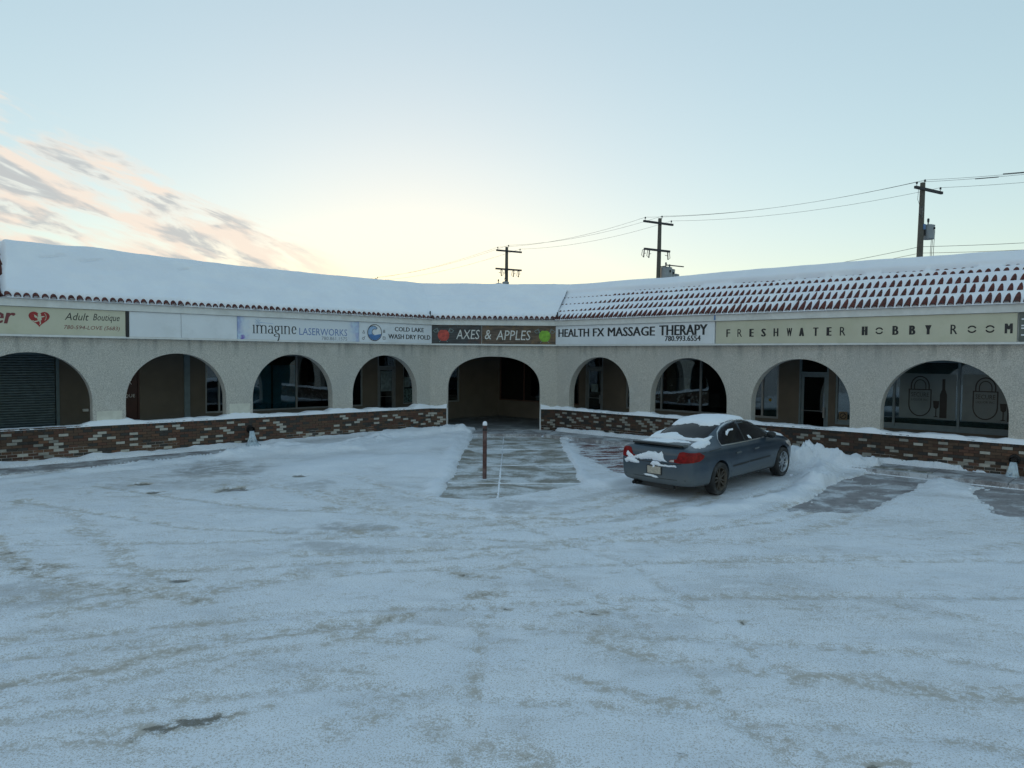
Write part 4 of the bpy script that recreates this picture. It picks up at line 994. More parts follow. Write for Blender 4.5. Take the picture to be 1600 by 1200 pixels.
for an in range(0, 360, 45): ribbon(m, [(sc0[0] + .02 * math.cos(math.radians(an)), sc0[1] + .02 * math.sin(math.radians(an))), (sc0[0] + .10 * math.cos(math.radians(an)), sc0[1] + .10 * math.sin(math.radians(an)))], .012, y1_ - .002, y1_, False)
ribbon(m, [(-6.22, 3.71), (-5.85, 3.695)], .01, y1_ - .002, y1_, False); m.build('spark_emblem', M['paleblue'], s, FL)
s = board(FL, -2.96, -.02, M['signwhite'], 'white sign with round blue wave emblem reading Cold Lake wash dry fold')
text('COLD LAKE', -1.60, -.40, 3.60, 3.745, M['ink'], s, FL, y1_, .09); text('WASH DRY FOLD', -1.85, -.12, 3.345, 3.50, M['ink'], s, FL, y1_, .09)
cx_, cz_ = -2.38, 3.53
MB().poly(ringpts(cx_, cz_, .265, .265, 32), y1_ - .002, y1_).build('wave_disc', M['white'], s, FL)
MB().poly([(cx_ - .26, cz_ - .02)] + arc(cx_ - .06, cz_ + .02, .2, .2, 180, 40, 8) + arc(cx_ + .0, cz_ + .02, .10, .10, 60, 260, 6) + arc(cx_, cz_, .25, .25, 350, 180, 14), y1_ - .005, y1_ - .0023).build('wave', M['paleblue'], s, FL)
MB().poly([(cx_ - .25, cz_ - .08), (cx_ - .12, cz_ - .05), (cx_, cz_ - .10), (cx_ + .12, cz_ - .06), (cx_ + .245, cz_ - .04)] + arc(cx_, cz_, .25, .25, 345, 195, 12), y1_ - .008, y1_ - .0053).build('wave', M['midblue'], s, FL)
m = MB(); ribbon(m, ringpts(cx_, cz_, .265, .265, 32), .018, y1_ - .010, y1_ - .0085); ribbon(m, arc(cx_ - .06, cz_ + .02, .2, .2, 180, 40, 8) + arc(cx_ + .0, cz_ + .02, .10, .10, 60, 260, 6), .014, y1_ - .010, y1_ - .0085, False)
m.build('emblem_outline', M['ink'], s, FL)
m = MB(); ribbon(m, [(-2.79, 3.59), (-2.75, 3.50), (-2.83, 3.50)], .012, y1_ - .002, y1_); ribbon(m, ringpts(-2.80, 3.33, .04, .035, 12), .012, y1_ - .002, y1_); ribbon(m, [(-2.77, 3.36), (-2.73, 3.41)], .012, y1_ - .002, y1_, False)
for q in (3.62, 3.585, 3.55): ribbon(m, [(-2.05, q), (-1.98, q)], .018, y1_ - .002, y1_, False)
ribbon(m, [(-2.06, 3.40), (-2.06, 3.32), (-1.97, 3.32), (-1.97, 3.40)], .012, y1_ - .002, y1_); ribbon(m, [(-2.04, 3.365), (-1.99, 3.365)], .01, y1_ - .002, y1_, False); m.build('laundry_icons', M['ink'], s, FL)
# axes & apples, two boards side by side
s = board(FC, .02, 1.80, M['slate'], 'dark sign with red apple and crossed axes reading Axes')
text('AXES', .92, 1.74, 3.38, 3.71, M['chalk'], s, FC, y1_, .0, .14)
def apple(par, cx, cz, mat):
    MB().poly([(cx + .195 * math.cos(t) * (1 + .03 * math.cos(2 * t)), cz + .215 * math.sin(t) - .04 * math.exp(-(math.cos(t) * 3) ** 2) * (1 if math.sin(t) > 0 else -.5)) for t in np.linspace(0, 2 * math.pi, 29)[:-1]], y1_ - .006, y1_ - .0035).build('apple', mat, par, FC)
    m = MB()
    for sg in (-1, 1):
        ribbon(m, [(cx - sg * .15, cz - .24), (cx + sg * .24, cz + .20)], .016, y1_ - .003, y1_ - .0005 - (.001 if sg > 0 else 0), False)
        ribbon(m, [(cx + sg * .17, cz + .12), (cx + sg * .30, cz + .10), (cx + sg * .36, cz + .16), (cx + sg * .22, cz + .25)], .018, y1_ - .0032, y1_ - .0006)
    m.build('crossed_axes', simple('faint_teal_outline', (.20, .26, .26), .8) if par.name == 'x' else bpy.data.materials.get('faint_teal_outline') or simple('faint_teal_outline', (.20, .26, .26), .8), par, FC)
apple(s, .475, 3.51, M['apple_red'])
s = board(FC, 1.82, CW - .02, M['rustic'], 'rustic brown sign with green apple reading & Apples')
text('&', 1.92, 2.15, 3.38, 3.71, M['chalk'], s, FC, y1_, .0, .14); text('APPLES', 2.32, 3.53, 3.36, 3.70, M['chalk'], s, FC, y1_, .0, .14); apple(s, 4.02, 3.51, M['apple_green'])
s = board(FR, .02, 6.12, M['signwhite'], 'white sign with black capitals reading Health FX Massage Therapy')
for st, a0, a1, z0, z1 in (('HEALTH', .18, 1.53, 3.48, 3.75), ('FX', 1.68, 2.16, 3.48, 3.75), ('MASSAGE', 2.29, 4.10, 3.475, 3.765), ('THERAPY', 4.24, 5.89, 3.48, 3.79)): text(st, a0, a1, z0, z1, M['ink'], s, FR,  y1_, .13)
text('780.993.6554', 4.45, 5.67, 3.30, 3.465, M['ink'], s, FR, y1_, .12)
s = board(FR, 6.15, 13.39, M['signcream'], 'long yellow-green sign with widely spaced capitals reading Freshwater Hobby Room')
for ch_, xc, bd in zip('FRESHWATERHOBBYROOM', [6.54, 6.89, 7.24, 7.59, 7.94, 8.31, 8.64, 9.01, 9.35, 9.69, 10.22, 10.56, 10.93, 11.3, 11.64, 12.17, 12.53, 12.88, 13.23], [.08, .03, .24, .18, .14, .10, .24, .16, .28, .04, .26, .0, .16, .20, .26, .05, .0, .0, .16]):
    wd = {'M': .15, 'W': .15, 'O': .19, 'E': .13, 'F': .12}.get(ch_, .14)
    if ch_ == 'O':
        m = MB(); ribbon(m, arc(xc, 3.515, .075, .065, 20, 160, 9), .03, y1_ - .002, y1_, False); ribbon(m, arc(xc, 3.505, .075, .065, 200, 340, 9), .03, y1_ - .002, y1_, False); m.build('lettering', M['ink'], s, FR)
    else: text(ch_, xc - wd / 2, xc + wd / 2, 3.405, 3.625, M['ink'], s, FR, y1_, bd)
s = board(FR, 13.41, 15.3, simple('grey_green_panel', (.10, .115, .105), .5), 'dark grey sign with pale horizontal bars past the long yellow-green sign')
for z in (3.35, 3.5, 3.56, 3.7): MB().box(13.46, 15.2, y1_ - .003, y1_, z, z + .03).build('bar', M['signwhite'], s, FR)

# ------------------------------------------------------------------ bollard and wheel stop
bz = zg(-.61, 16.19)
b_ = empty('bollard', Matrix.Translation((-.61, 16.19, bz)), 'rusty pipe bollard with a cap of snow standing on the concrete walk', 'bollard')
MB().tube([(-.61, 16.19, bz - .1), (-.61, 16.19, bz + 1.24)], .048, 18).build('post', M['rust'], b_, smooth=False)
MB().tube([(-.61, 16.19, bz + 1.12), (-.61, 16.19, bz + 1.17)], .053, 18).build('collar', M['iron'], b_)
MB().lathe([(.001, .095), (.026, .09), (.044, .07), (.053, .04), (.052, .0), (.03, -.01), (.001, -.01)], (-.61, 16.19, bz + 1.24), 16).build('snow_cap', M['snow'], b_, smooth=True)
F8 = frame(Vector((9.13, 16.50, zg(9.13, 16.5))), Vector((.713, -.701, 0)), Vector((.701, .713, 0)))
m = MB(); pr = [(-.10, 0), (-.10, .05), (-.06, .13), (.06, .13), (.10, .05), (.10, 0)]
nn_ = len(pr); xs4 = (-.62, .62)
m.add([(x, p[0], p[1]) for x in xs4 for p in pr], [(i, (i + 1) % nn_, nn_ + (i + 1) % nn_, nn_ + i) for i in range(nn_)] + [tuple(range(nn_)), tuple(range(nn_, 2 * nn_))[::-1]])
tag(m.build('wheel_stop', M['stopconc'], None, F8), 'worn concrete wheel stop half buried in snow before the right brick wall', 'wheel stop')

# ------------------------------------------------------------------ utility poles
LINE = Vector((-.70, .714, 0)).normalized(); ARM = Vector((math.sin(math.radians(62)), math.cos(math.radians(62)), 0))
def polef(x, y): return frame(Vector((x, y, 0)), ARM, Vector((-ARM.y, ARM.x, 0)))
TIPS = []
def pole(x, y, H, a0, a1, label, lower=None, lean=0.0, vis=True):
    F = polef(x, y) @ Matrix.Rotation(lean, 4, 'Y'); p = empty('utility_pole', F, label, 'utility pole', 'utility poles behind the arcade')
    MB().tube([(0, 0, 0), (0, 0, H * .6), (0, 0, H)], [.17, .145, .11], 12).build('pole_shaft', M['wood'], p, F)
    za = H - .32
    MB().box(a0, a1, -.17, -.06, za - .06, za + .06).build('crossarm', M['woodarm'], p, F)
    tips = []
    for q, zb in ((a0 + .12, za + .06), (.16 if a0 > -1.5 else .16, H - .02), (a1 - .14, za + .06)):
        yq = -.115 if zb < H - .1 else -.0
        MB().lathe([(.012, 0), (.012, .09), (.05, .10), (.035, .14), (.055, .155), (.03, .20), (.001, .21)], (q, yq, zb), 10).build('insulator', M['insul'], p, F)
        tips.append(F @ Vector((q, yq, zb + .18)))
    TIPS.append(tips); return p, F
def cutout(p, F, x, z, s=1):
    m = MB().tube([(x, -.15, z), (x - .16 * s, -.2, z - .04)], .018, 6).tube([(x - .16 * s, -.2, z + .22), (x - .20 * s, -.2, z - .28)], .035, 8).tube([(x - .30 * s, -.2, z + .16), (x - .36 * s, -.2, z - .16), (x - .22 * s, -.2, z - .26)], .02, 6).tube([(x - .30 * s, -.2, z + .16), (x - .17 * s, -.2, z + .22)], .018, 6)
    m.build('fuse_cutout', M['insul'], p, F)
def can(p, F, x, y, z, r=.24, h=.62):
    c = MB().lathe([(.001, z), (r, z), (r, z + h), (r * 1.04, z + h), (r * 1.04, z + h + .03), (r * .6, z + h + .07), (.001, z + h + .08)], (x, y, 0), 18).build('transformer', M['can'], p, F)
    MB().lathe([(.03, 0), (.03, .12), (.055, .14), (.045, .2), (.06, .22), (.045, .30), (.001, .32)], (x - .05, y, z + h + .05), 8).build('bushing', M['insul'], c, F)
    MB().box(x - .03, x + .03, y - r - .05, y - r + .01, z + h * .7, z + h * .85).build('terminal', M['iron'], c, F); return c
P1x, P1y = 19.12, 33.8
p, F = pole(P1x, P1y, 11.15, -.75, 1.35, 'nearest wooden utility pole with one grey transformer on its right side', lean=.02)
cutout(p, F, -.12, 9.75); can(p, F, .52, -.05, 8.55, .26, .62); MB().box(.1, .3, -.08, .0, 8.7, 9.0).build('bracket', M['iron'], p, F)
m = MB()
for q in (.62, .72, .86): m.tube([(q, -.15, 8.6 + (q > .8) * .4), (q - .05, -.15, 8.0), (q + .06, -.1, 7.3), (q - .3, 0, 6.9)], .011, 5)
m.tube([(-.45, -.1, 10.85), (-.5, -.1, 10.3), (-.36, -.15, 9.95)], .009, 5); m.build('drop_wire', M['wire'], p, F)
MB().box(-.02, .10, -.17, -.12, 8.95, 9.2).build('tag_plate', M['midblue'], p, F)
p, F = pole(8.95, 44.3, 11.4, -1.35, .95, 'middle utility pole with a bank of grey transformers and a second crossarm', lean=.012)
MB().box(-1.25, .75, -.17, -.06, 9.35, 9.47).build('crossarm', M['woodarm'], p, F)
for q in (-.75, -1.15, .35): cutout(p, F, q, 9.15, 1 if q < 0 else -1)
can(p, F, .45, -.2, 7.35, .34, 1.0); can(p, F, 1.0, .1, 7.35, .30, .95); can(p, F, 1.55, .3, 7.2, .28, .85)
MB().box(.1, 1.5, -.60, -.54, 8.45, 8.51).box(.1, .16, -.54, .3, 8.40, 8.45).build('platform_rail', M['woodarm'], p, F)
p, F = pole(-.5, 55.2, 11.2, -.95, 1.25, 'farthest utility pole with two crossarms above the middle of the roof', lean=.0)
MB().box(-1.0, 1.25, -.17, -.06, 9.42, 9.54).build('crossarm', M['woodarm'], p, F)
for q, s_ in ((-.75, -1), (-.4, -1), (.7, 1), (1.15, 1)): cutout(p, F, q, 9.2, s_)
can(p, F, -.75, -.2, 7.6, .28, .7); can(p, F, -.22, -.3, 7.75, .26, .7)
HID = []
for (x, y, h) in ((29.6, 23.3, 10.9), (-14.0, 73.0, 10.6)):
    p, F = pole(x, y, h, -1.0, 1.1, 'plain wooden utility pole beyond the right end of the roof' if x > 0 else 'distant wooden utility pole hidden low behind the left roof')
order = [TIPS[3], TIPS[0], TIPS[1], TIPS[2], TIPS[4]]
def span(m, a, b, sag, r, n=14):
    m.tube([a.lerp(b, k / n) - Vector((0, 0, 4 * sag * (k / n) * (1 - k / n))) for k in range(n + 1)], r, 5, cap=False)
for c_, nm in ((0, 'near-side power conductor strung along the pole tops'), (1, 'topmost power conductor strung over the pole tops'), (2, 'far-side power conductor strung along the pole tops')):
    m = MB()
    for a_, b_ in zip(order[:-1], order[1:]): span(m, a_[c_], b_[c_], .38, .0075)
    # splices seen right of the nearest pole
    a_, b_ = order[1][c_], order[0][c_]
    q0 = a_.lerp(b_, .16 + .05 * c_) - Vector((0, 0, 4 * .38 * .16 * .84 + .01)); q1 = a_.lerp(b_, .22 + .05 * c_) - Vector((0, 0, 4 * .38 * .22 * .78 + .01)); m.tube([q0, q1], .022, 6)
    o = m.build('overhead_wire', M['wire'], None); tag(o, nm, 'wire', 'overhead wires')
for dz, rr, mt, nm in ((8.15, .010, 'wire', 'upper of the two low cables just above the right roof'), (7.85, .010, 'wirelight', 'lower worn tan cable just above the right roof')):
    m = MB(); pts = [Vector((29.6, 23.3, dz - .2)), Vector((P1x, P1y, dz)) + ARM * .17, Vector((9.05, 44.3, dz - 1.0)), Vector((-.5, 55.2, dz - 1.6))]
    for a_, b_ in zip(pts[:-1], pts[1:]): span(m, a_, b_, .25, rr)
    tag(m.build('overhead_wire', M[mt], None), nm, 'wire', 'overhead wires')

# ------------------------------------------------------------------ the car
def car_paint():
    t = NT('blue_grey_car_paint'); v = t.obj(); s_ = t.new('ShaderNodeSeparateXYZ'); t.l.new(v, s_.inputs[0])
    film = t.math('ADD', t.step(s_.outputs[2], .75, .15), t.math('MULTIPLY', t.math('SUBTRACT', t.noise(v, 3, 5, .65), .5), .9))
    rear = t.step(s_.outputs[0], -.5, -1.3); film = t.math('ADD', film, t.math('MULTIPLY', rear, .28), True)
    c = t.mix(t.math('MULTIPLY', film, .6), (.042, .068, .100), (.14, .15, .145)); t.sock('Base Color', c)
    t.sock('Metallic', t.math('SUBTRACT', .45, t.math('MULTIPLY', film, .4), True)); t.sock('Roughness', t.math('ADD', .28, t.math('MULTIPLY', film, .4), True))
    t.b.inputs['Coat Weight'].default_value = .35; t.b.inputs['Coat Roughness'].default_value = .15
    return t.m
M['paint'] = car_paint()
M['carglass'] = simple('tinted_car_glass', (.008, .009, .012), .1, var=.2); M['carglass'].node_tree.nodes['Principled BSDF'].inputs['Specular IOR Level'].default_value = .12
M['rubber'] = simple('tyre_rubber', (.02, .02, .021), .85, var=.4, dirt=((.16, .16, .155), .5))
M['rim'] = simple('silver_rim', (.42, .45, .48), .35, .8, var=.1); M['rimdark'] = simple('dark_bronze_rim', (.09, .075, .06), .5, .5, var=.25, dirt=((.05, .045, .04), .7))  # rear rims are a darker brown than the silver front pair
M['taillight'] = simple('red_lamp_lens', (.20, .006, .006), .3, var=.35, scale=12); M['taillight'].node_tree.nodes['Principled BSDF'].inputs['Specular IOR Level'].default_value = .2; M['lens'] = simple('clear_lamp_lens', (.5, .45, .42), .15, var=.3)
M['chrome'] = simple('chrome_trim', (.5, .52, .54), .2, .9, var=.05); M['plate'] = simple('licence_plate', (.42, .38, .32), .5, var=.2, scale=30)
M['trim'] = simple('dark_trim', (.018, .02, .022), .5, var=.2)
tab = np.array([
 # x     zb    Wm    B     T     Wr
 [-1.075, .38, .70, .86, .88, .60],
 [-1.055, .31, .80, .945, .975, .645],
 [-.99, .27, .85, .985, 1.055, .68],
 [-.80, .24, .862, .985, 1.075, .68],
 [-.50, .22, .878, .98, 1.095, .69],
 [-.25, .21, .882, .972, 1.13, .67],
 [.05, .205, .882, .965, 1.235, .625],
 [.40, .20, .882, .955, 1.35, .585],
 [.70, .20, .882, .95, 1.42, .57],
 [1.15, .20, .882, .945, 1.458, .565],
 [1.60, .20, .882, .94, 1.435, .565],
 [1.95, .20, .882, .93, 1.345, .585],
 [2.30, .20, .880, .92, 1.18, .635],
 [2.60, .205, .876, .915, 1.035, .70],
 [2.95, .21, .868, .895, .985, .70],
 [3.30, .22, .842, .84, .915, .66],
 [3.52, .24, .77, .76, .81, .58],
 [3.64, .28, .64, .66, .70, .48],
 [3.69, .36, .52, .58, .60, .40]])
sec = []
for x, zb, Wm, Bh, T, Wr in tab:
    cab = max(0, T - Bh)
    h = [(0, zb), (.6 * Wm, zb), (Wm - .07, zb + .02), (Wm - .02, min(zb + .13, .42)), (Wm, (zb + .13 + Bh) / 2 - .03), (Wm - .012, Bh - .16 if Bh > .8 else Bh - .08), (Wm - .03, Bh - .05), (Wm - .075, Bh)]
    b0 = Vector((Wm - .10, Bh + .012)); tp = Vector((Wr, T - min(.075, cab * .45)))
    h += [tuple(b0.lerp(tp, .12)), tuple(b0.lerp(tp, .55)), tuple(tp), (Wr - .07, T - min(.03, cab * .2)), (Wr * .5, T - .006), (0, T)]
    sec.append((x, h))
nh = len(sec[0][1]); ring = 2 * (nh - 1); m = MB(); vs = []
for x, h in sec:
    pts = [(x, -p[0], p[1]) for p in h] + [(x, p[0], p[1]) for p in h[-2:0:-1]]; vs += pts
fs = []
for i in range(len(sec) - 1):
    for k in range(ring): fs.append((i * ring + k, i * ring + (k + 1) % ring, (i + 1) * ring + (k + 1) % ring, (i + 1) * ring + k))
for i, rev in ((0, False), (len(sec) - 1, True)):       # close the ends with quads across
    b0 = i * ring
    for k in range(nh - 1):
        a_, b_ = b0 + k, b0 + k + 1; c_, d_ = b0 + (ring - k - 1) % ring, b0 + (ring - k) % ring
        q_ = (a_, b_, c_, d_) if k not in (0, nh - 2) else ((a_, b_, c_) if k == 0 else (a_, b_, d_))
        fs.append(q_ if rev else q_[::-1])
m.add(vs, fs)
def eval_mod(o):
    dg = bpy.context.evaluated_depsgraph_get(); dg.update(); me_ = bpy.data.meshes.new_from_object(o.evaluated_get(dg)); return me_
me = bpy.data.meshes.new('tmp'); me.from_pydata(m.v, [], m.f); bm = bmesh.new(); bm.from_mesh(me); bmesh.ops.recalc_face_normals(bm, faces=bm.faces); bm.to_mesh(me); bm.free()
to = bpy.data.objects.new('tmp', me); COL.objects.link(to); md = to.modifiers.new('s', 'SUBSURF'); md.levels = 3; md.render_levels = 3
smooth_me = eval_mod(to); bvh = BVHTree.FromPolygons([vv.co.copy() for vv in smooth_me.vertices], [tuple(p.vertices) for p in smooth_me.polygons])
RW = .335; AX = (0.0, 2.85); TRK = .775
cm = MB()
for ax in AX:
    for s_ in (-1, 1): cm.lathe([(.001, s_ * .56), (.375, s_ * .56), (.375, s_ * 1.1), (.001, s_ * 1.1)], (ax, 0, RW + .01), 40, 'y')
cme = bpy.data.meshes.new('cut'); cme.from_pydata(cm.v, [], cm.f); bm = bmesh.new(); bm.from_mesh(cme); bmesh.ops.remove_doubles(bm, verts=bm.verts, dist=.002); bmesh.ops.recalc_face_normals(bm, faces=bm.faces); bm.to_mesh(cme); bm.free()
co = bpy.data.objects.new('cut', cme); COL.objects.link(co)
bo = to.modifiers.new('b', 'BOOLEAN'); bo.operation = 'DIFFERENCE'; bo.object = co; bo.solver = 'EXACT'
body_me = eval_mod(to); bpy.data.objects.remove(to); bpy.data.objects.remove(co)
body_me.materials.clear(); body_me.materials.append(M['paint']); body_me.materials.append(M['trim'])
for p in body_me.polygons:
    c_ = p.center; inw = any(math.hypot(c_.x - ax, c_.z - RW - .01) < .373 for ax in AX) or (abs(c_.y) < .60 and c_.z < .75 and any(abs(c_.x - ax) < .37 for ax in AX))
    p.material_index = 1 if inw or c_.z < .225 else 0
body_me.shade_smooth()
try: body_me.set_sharp_from_angle(angle=math.radians(50))
except Exception: pass
hd = Vector((.713, .701, 0)); rc = Vector((4.27, 14.38, 0)) ; lf = Vector((-.701, .713, 0))
cen = rc + lf * .87
zr, zf = zg(cen.x, cen.y) + .012, zg(cen.x + 2.03, cen.y + 2.0) + .012
tilt = math.atan2(zf - zr, 2.85)
CF = frame(Vector((cen.x, cen.y, zr)), hd, lf) @ Matrix.Rotation(-tilt, 4, 'Y')
car = empty('parked_car', CF @ Matrix.Translation((1.4, 0, 0)), 'blue-grey four-door sedan under patches of snow parked before the right brick wall', 'car')
body = obj('body', body_me, CF, car)

def cast(mode, a_, b_):
    if mode == 'right': r_ = bvh.ray_cast(Vector((a_, -3, b_)), Vector((0, 1, 0)))
    elif mode == 'left': r_ = bvh.ray_cast(Vector((a_, 3, b_)), Vector((0, -1, 0)))
    elif mode == 'top': r_ = bvh.ray_cast(Vector((a_, b_, 3)), Vector((0, 0, -1)))
    else: r_ = bvh.ray_cast(Vector((-4, a_, b_)), Vector((1, 0, 0)))
    return r_[0], r_[1]
def patch(mode, poly, mat, name, off=.004, res=.06, par=None, thick=0., rim=.08, wob=0., seed=0, skirt=True, grow=0.):
    """piece of trim, glass or snow that follows the body's surface inside an outline"""
    pts = [Vector(p) for p in poly]; bd = []
    rs_ = random.Random(seed)
    for i in range(len(pts)):
        a_, b_ = pts[i], pts[(i + 1) % len(pts)]; n_ = max(1, int((b_ - a_).length / res))
        for k in range(n_):
            q_ = a_.lerp(b_, k / n_)
            if wob: q_ = q_ + Vector((rs_.uniform(-wob, wob), rs_.uniform(-wob, wob)))
            bd.append(q_)
    xs_ = [p.x for p in bd]; ys_ = [p.y for p in bd]; inner = []
    def inside(p):
        c_ = False; j = len(bd) - 1
        for i in range(len(bd)):
            if (bd[i].y > p.y) != (bd[j].y > p.y) and p.x < (bd[j].x - bd[i].x) * (p.y - bd[i].y) / (bd[j].y - bd[i].y) + bd[i].x: c_ = not c_
            j = i
        return c_
    def dist(p):
        best = 9
        for i in range(len(bd)):
            a_, b_ = bd[i], bd[(i + 1) % len(bd)]; ab = b_ - a_; t = max(0, min(1, (p - a_).dot(ab) / (ab.length_squared + 1e-12))); best = min(best, (p - a_ - ab * t).length)
        return best
    x_ = min(xs_) + res / 2
    while x_ < max(xs_):
        y_ = min(ys_) + res / 2
        while y_ < max(ys_):
            p = Vector((x_, y_))
            if inside(p) and dist(p) > res * .35: inner.append(p)
            y_ += res
        x_ += res
    allp = bd + inner; nb_ = len(bd)
    res_ = geometry.delaunay_2d_cdt(allp, [], [list(range(nb_))], 1, 1e-6)
    v2, f2 = res_[0], res_[2]; co_ = []; low = []
    for p in v2:
        h_, n_ = cast(mode, p.x, p.y)
        if h_ is None:
            h_, n_ = (min((cast(mode, p.x * .97, p.y * .97), cast(mode, p.x * .95, p.y), cast(mode, p.x, p.y * .93)), key=lambda r: r[0] is None))
            if h_ is None: return None
        dd_ = dist(p); k = ss(dd_, 0, rim) if thick else 0
        nz = float(vnoise(np.array(p.x * 1. + seed), np.array(p.y), .22, 5, 3)) if thick else .5
        co_.append(h_ + n_ * (off + thick * float(k) * (.6 + .8 * nz))); low.append(h_ - n_ * .004)
    fs_ = [tuple(f_) for f_ in f2]
    ed = {}
    for f_ in fs_:
        for i in range(len(f_)):
            e_ = (f_[i], f_[(i + 1) % len(f_)]); ed[e_] = 1
    n_ = len(co_); sk = []
    for (a_, b_) in ed:
        if (b_, a_) not in ed: sk.append((b_, a_, n_ + a_, n_ + b_))
    mb_ = MB(); mb_.add(co_ + low, fs_ + sk)
    return mb_.build(name, mat, par or car, CF, smooth=bool(thick) or not sk, **({}))
def band_patch(mode, line, wd, mat, name, off=.005, par=None):
    pl = [Vector(p) for p in line]; L_, R_ = [], []
    for i, p in enumerate(pl):
        d_ = (pl[min(i + 1, len(pl) - 1)] - pl[max(i - 1, 0)]).normalized(); n_ = Vector((-d_.y, d_.x)) * wd / 2; L_.append(p + n_); R_.append(p - n_)
    co_ = []
    for p in L_ + R_:
        h_, nn2 = cast(mode, p.x, p.y)
        if h_ is None: return None
        co_.append(h_ + nn2 * off)
    n_ = len(L_); low = [c_ - (c_ - Vector((c_.x, 0, c_.z))).normalized() * .01 if mode in ('right', 'left') else c_ - Vector((0, 0, .01)) for c_ in co_]
    m_b = MB(); m_b.add(co_, [(i, i + 1, n_ + i + 1, n_ + i) for i in range(n_ - 1)])
    return m_b.build(name, mat, par or car, CF, fixn=False)
for side in ('right', 'left'):
    rear_w = [(.20, 1.00), (.22, 1.10), (.34, 1.215), (.55, 1.30), (.80, 1.352), (1.16, 1.385), (1.16, .985)]
    front_w = [(1.22, .985), (1.22, 1.387), (1.45, 1.378), (1.70, 1.325), (1.95, 1.22), (2.20, 1.08), (2.34, .985)]
    patch(side, rear_w, M['carglass'], 'side_window', .003, .06); patch(side, front_w, M['carglass'], 'side_window', .003, .06)
    loop = [(.17, .985), (.19, 1.11), (.32, 1.235), (.54, 1.322), (.80, 1.375), (1.19, 1.408), (1.46, 1.40), (1.72, 1.345), (1.97, 1.24), (2.22, 1.10), (2.40, .975), (2.0, .97), (1.2, .97), (.6, .975), (.17, .985)]
    band_patch(side, loop, .018, M['chrome'], 'window_trim', .006)
    band_patch(side, [(1.19, .985), (1.19, 1.2), (1.19, 1.395)], .05, M['trim'], 'door_pillar', .005)
    for ln in ([(.30, .97), (.36, .82), (.42, .62), (.46, .42), (.47, .27)], [(1.21, .965), (1.20, .7), (1.20, .45), (1.20, .27)], [(2.30, .965), (2.26, .75), (2.22, .5), (2.20, .27)], [(-.78, .955), (-.62, .93), (-.3, .935), (.1, .945)]):
        band_patch(side, ln, .014, M['trim'], 'door_seam', .0015)
    band_patch(side, [(.50, .535), (.9, .54), (1.19, .545)], .035, M['trim'], 'rub_strip', .008); band_patch(side, [(1.22, .545), (1.7, .55), (2.18, .555)], .035, M['trim'], 'rub_strip', .008)
    band_patch(side, [(.42, .285), (1.2, .275), (2.3, .275)], .03, M['trim'], 'sill_trim', .006)
    sg = -1 if side == 'right' else 1
    for hx in (.62, 1.42):
        h_, _ = cast(side, hx, .80); MB().box(hx, hx + .19, h_.y + sg * .012, h_.y + sg * .035, .785, .815).box(hx, hx + .03, h_.y, h_.y + sg * .02, .79, .81).box(hx + .16, hx + .19, h_.y, h_.y + sg * .02, .79, .81).build('door_handle', M['paint'], car, CF)
    h_, _ = cast(side, 2.16, .97)
    m = MB().lathe([(.001, -.09), (.06, -.085), (.085, -.03), (.09, .03), (.075, .08), (.001, .09)], (0, 0, 0), 12, 'y'); mv = [(2.20 + p[0] * .75, h_.y + sg * (.13) + p[1] * 1.0, 1.03 + p[2] * .85) for p in m.v]
    m2 = MB().add(mv, m.f); m2.tube([(2.18, h_.y - sg * .02, .985), (2.2, h_.y + sg * .08, 1.0)], .022, 6); m2.build('wing_mirror', M['trim'], car, CF, smooth=True)
    # lamps
    patch(side, [(-1.01, .80), (-1.0, .90), (-.96, .955), (-.74, .945), (-.60, .875), (-.66, .82), (-.8, .785), (-1.0, .775)], M['taillight'], 'tail_light', .008, .04)
    patch(side, [(3.02, .80), (3.3, .80), (3.42, .72), (3.42, .62), (3.3, .64), (3.1, .73)], M['lens'], 'headlight', .006, .05)
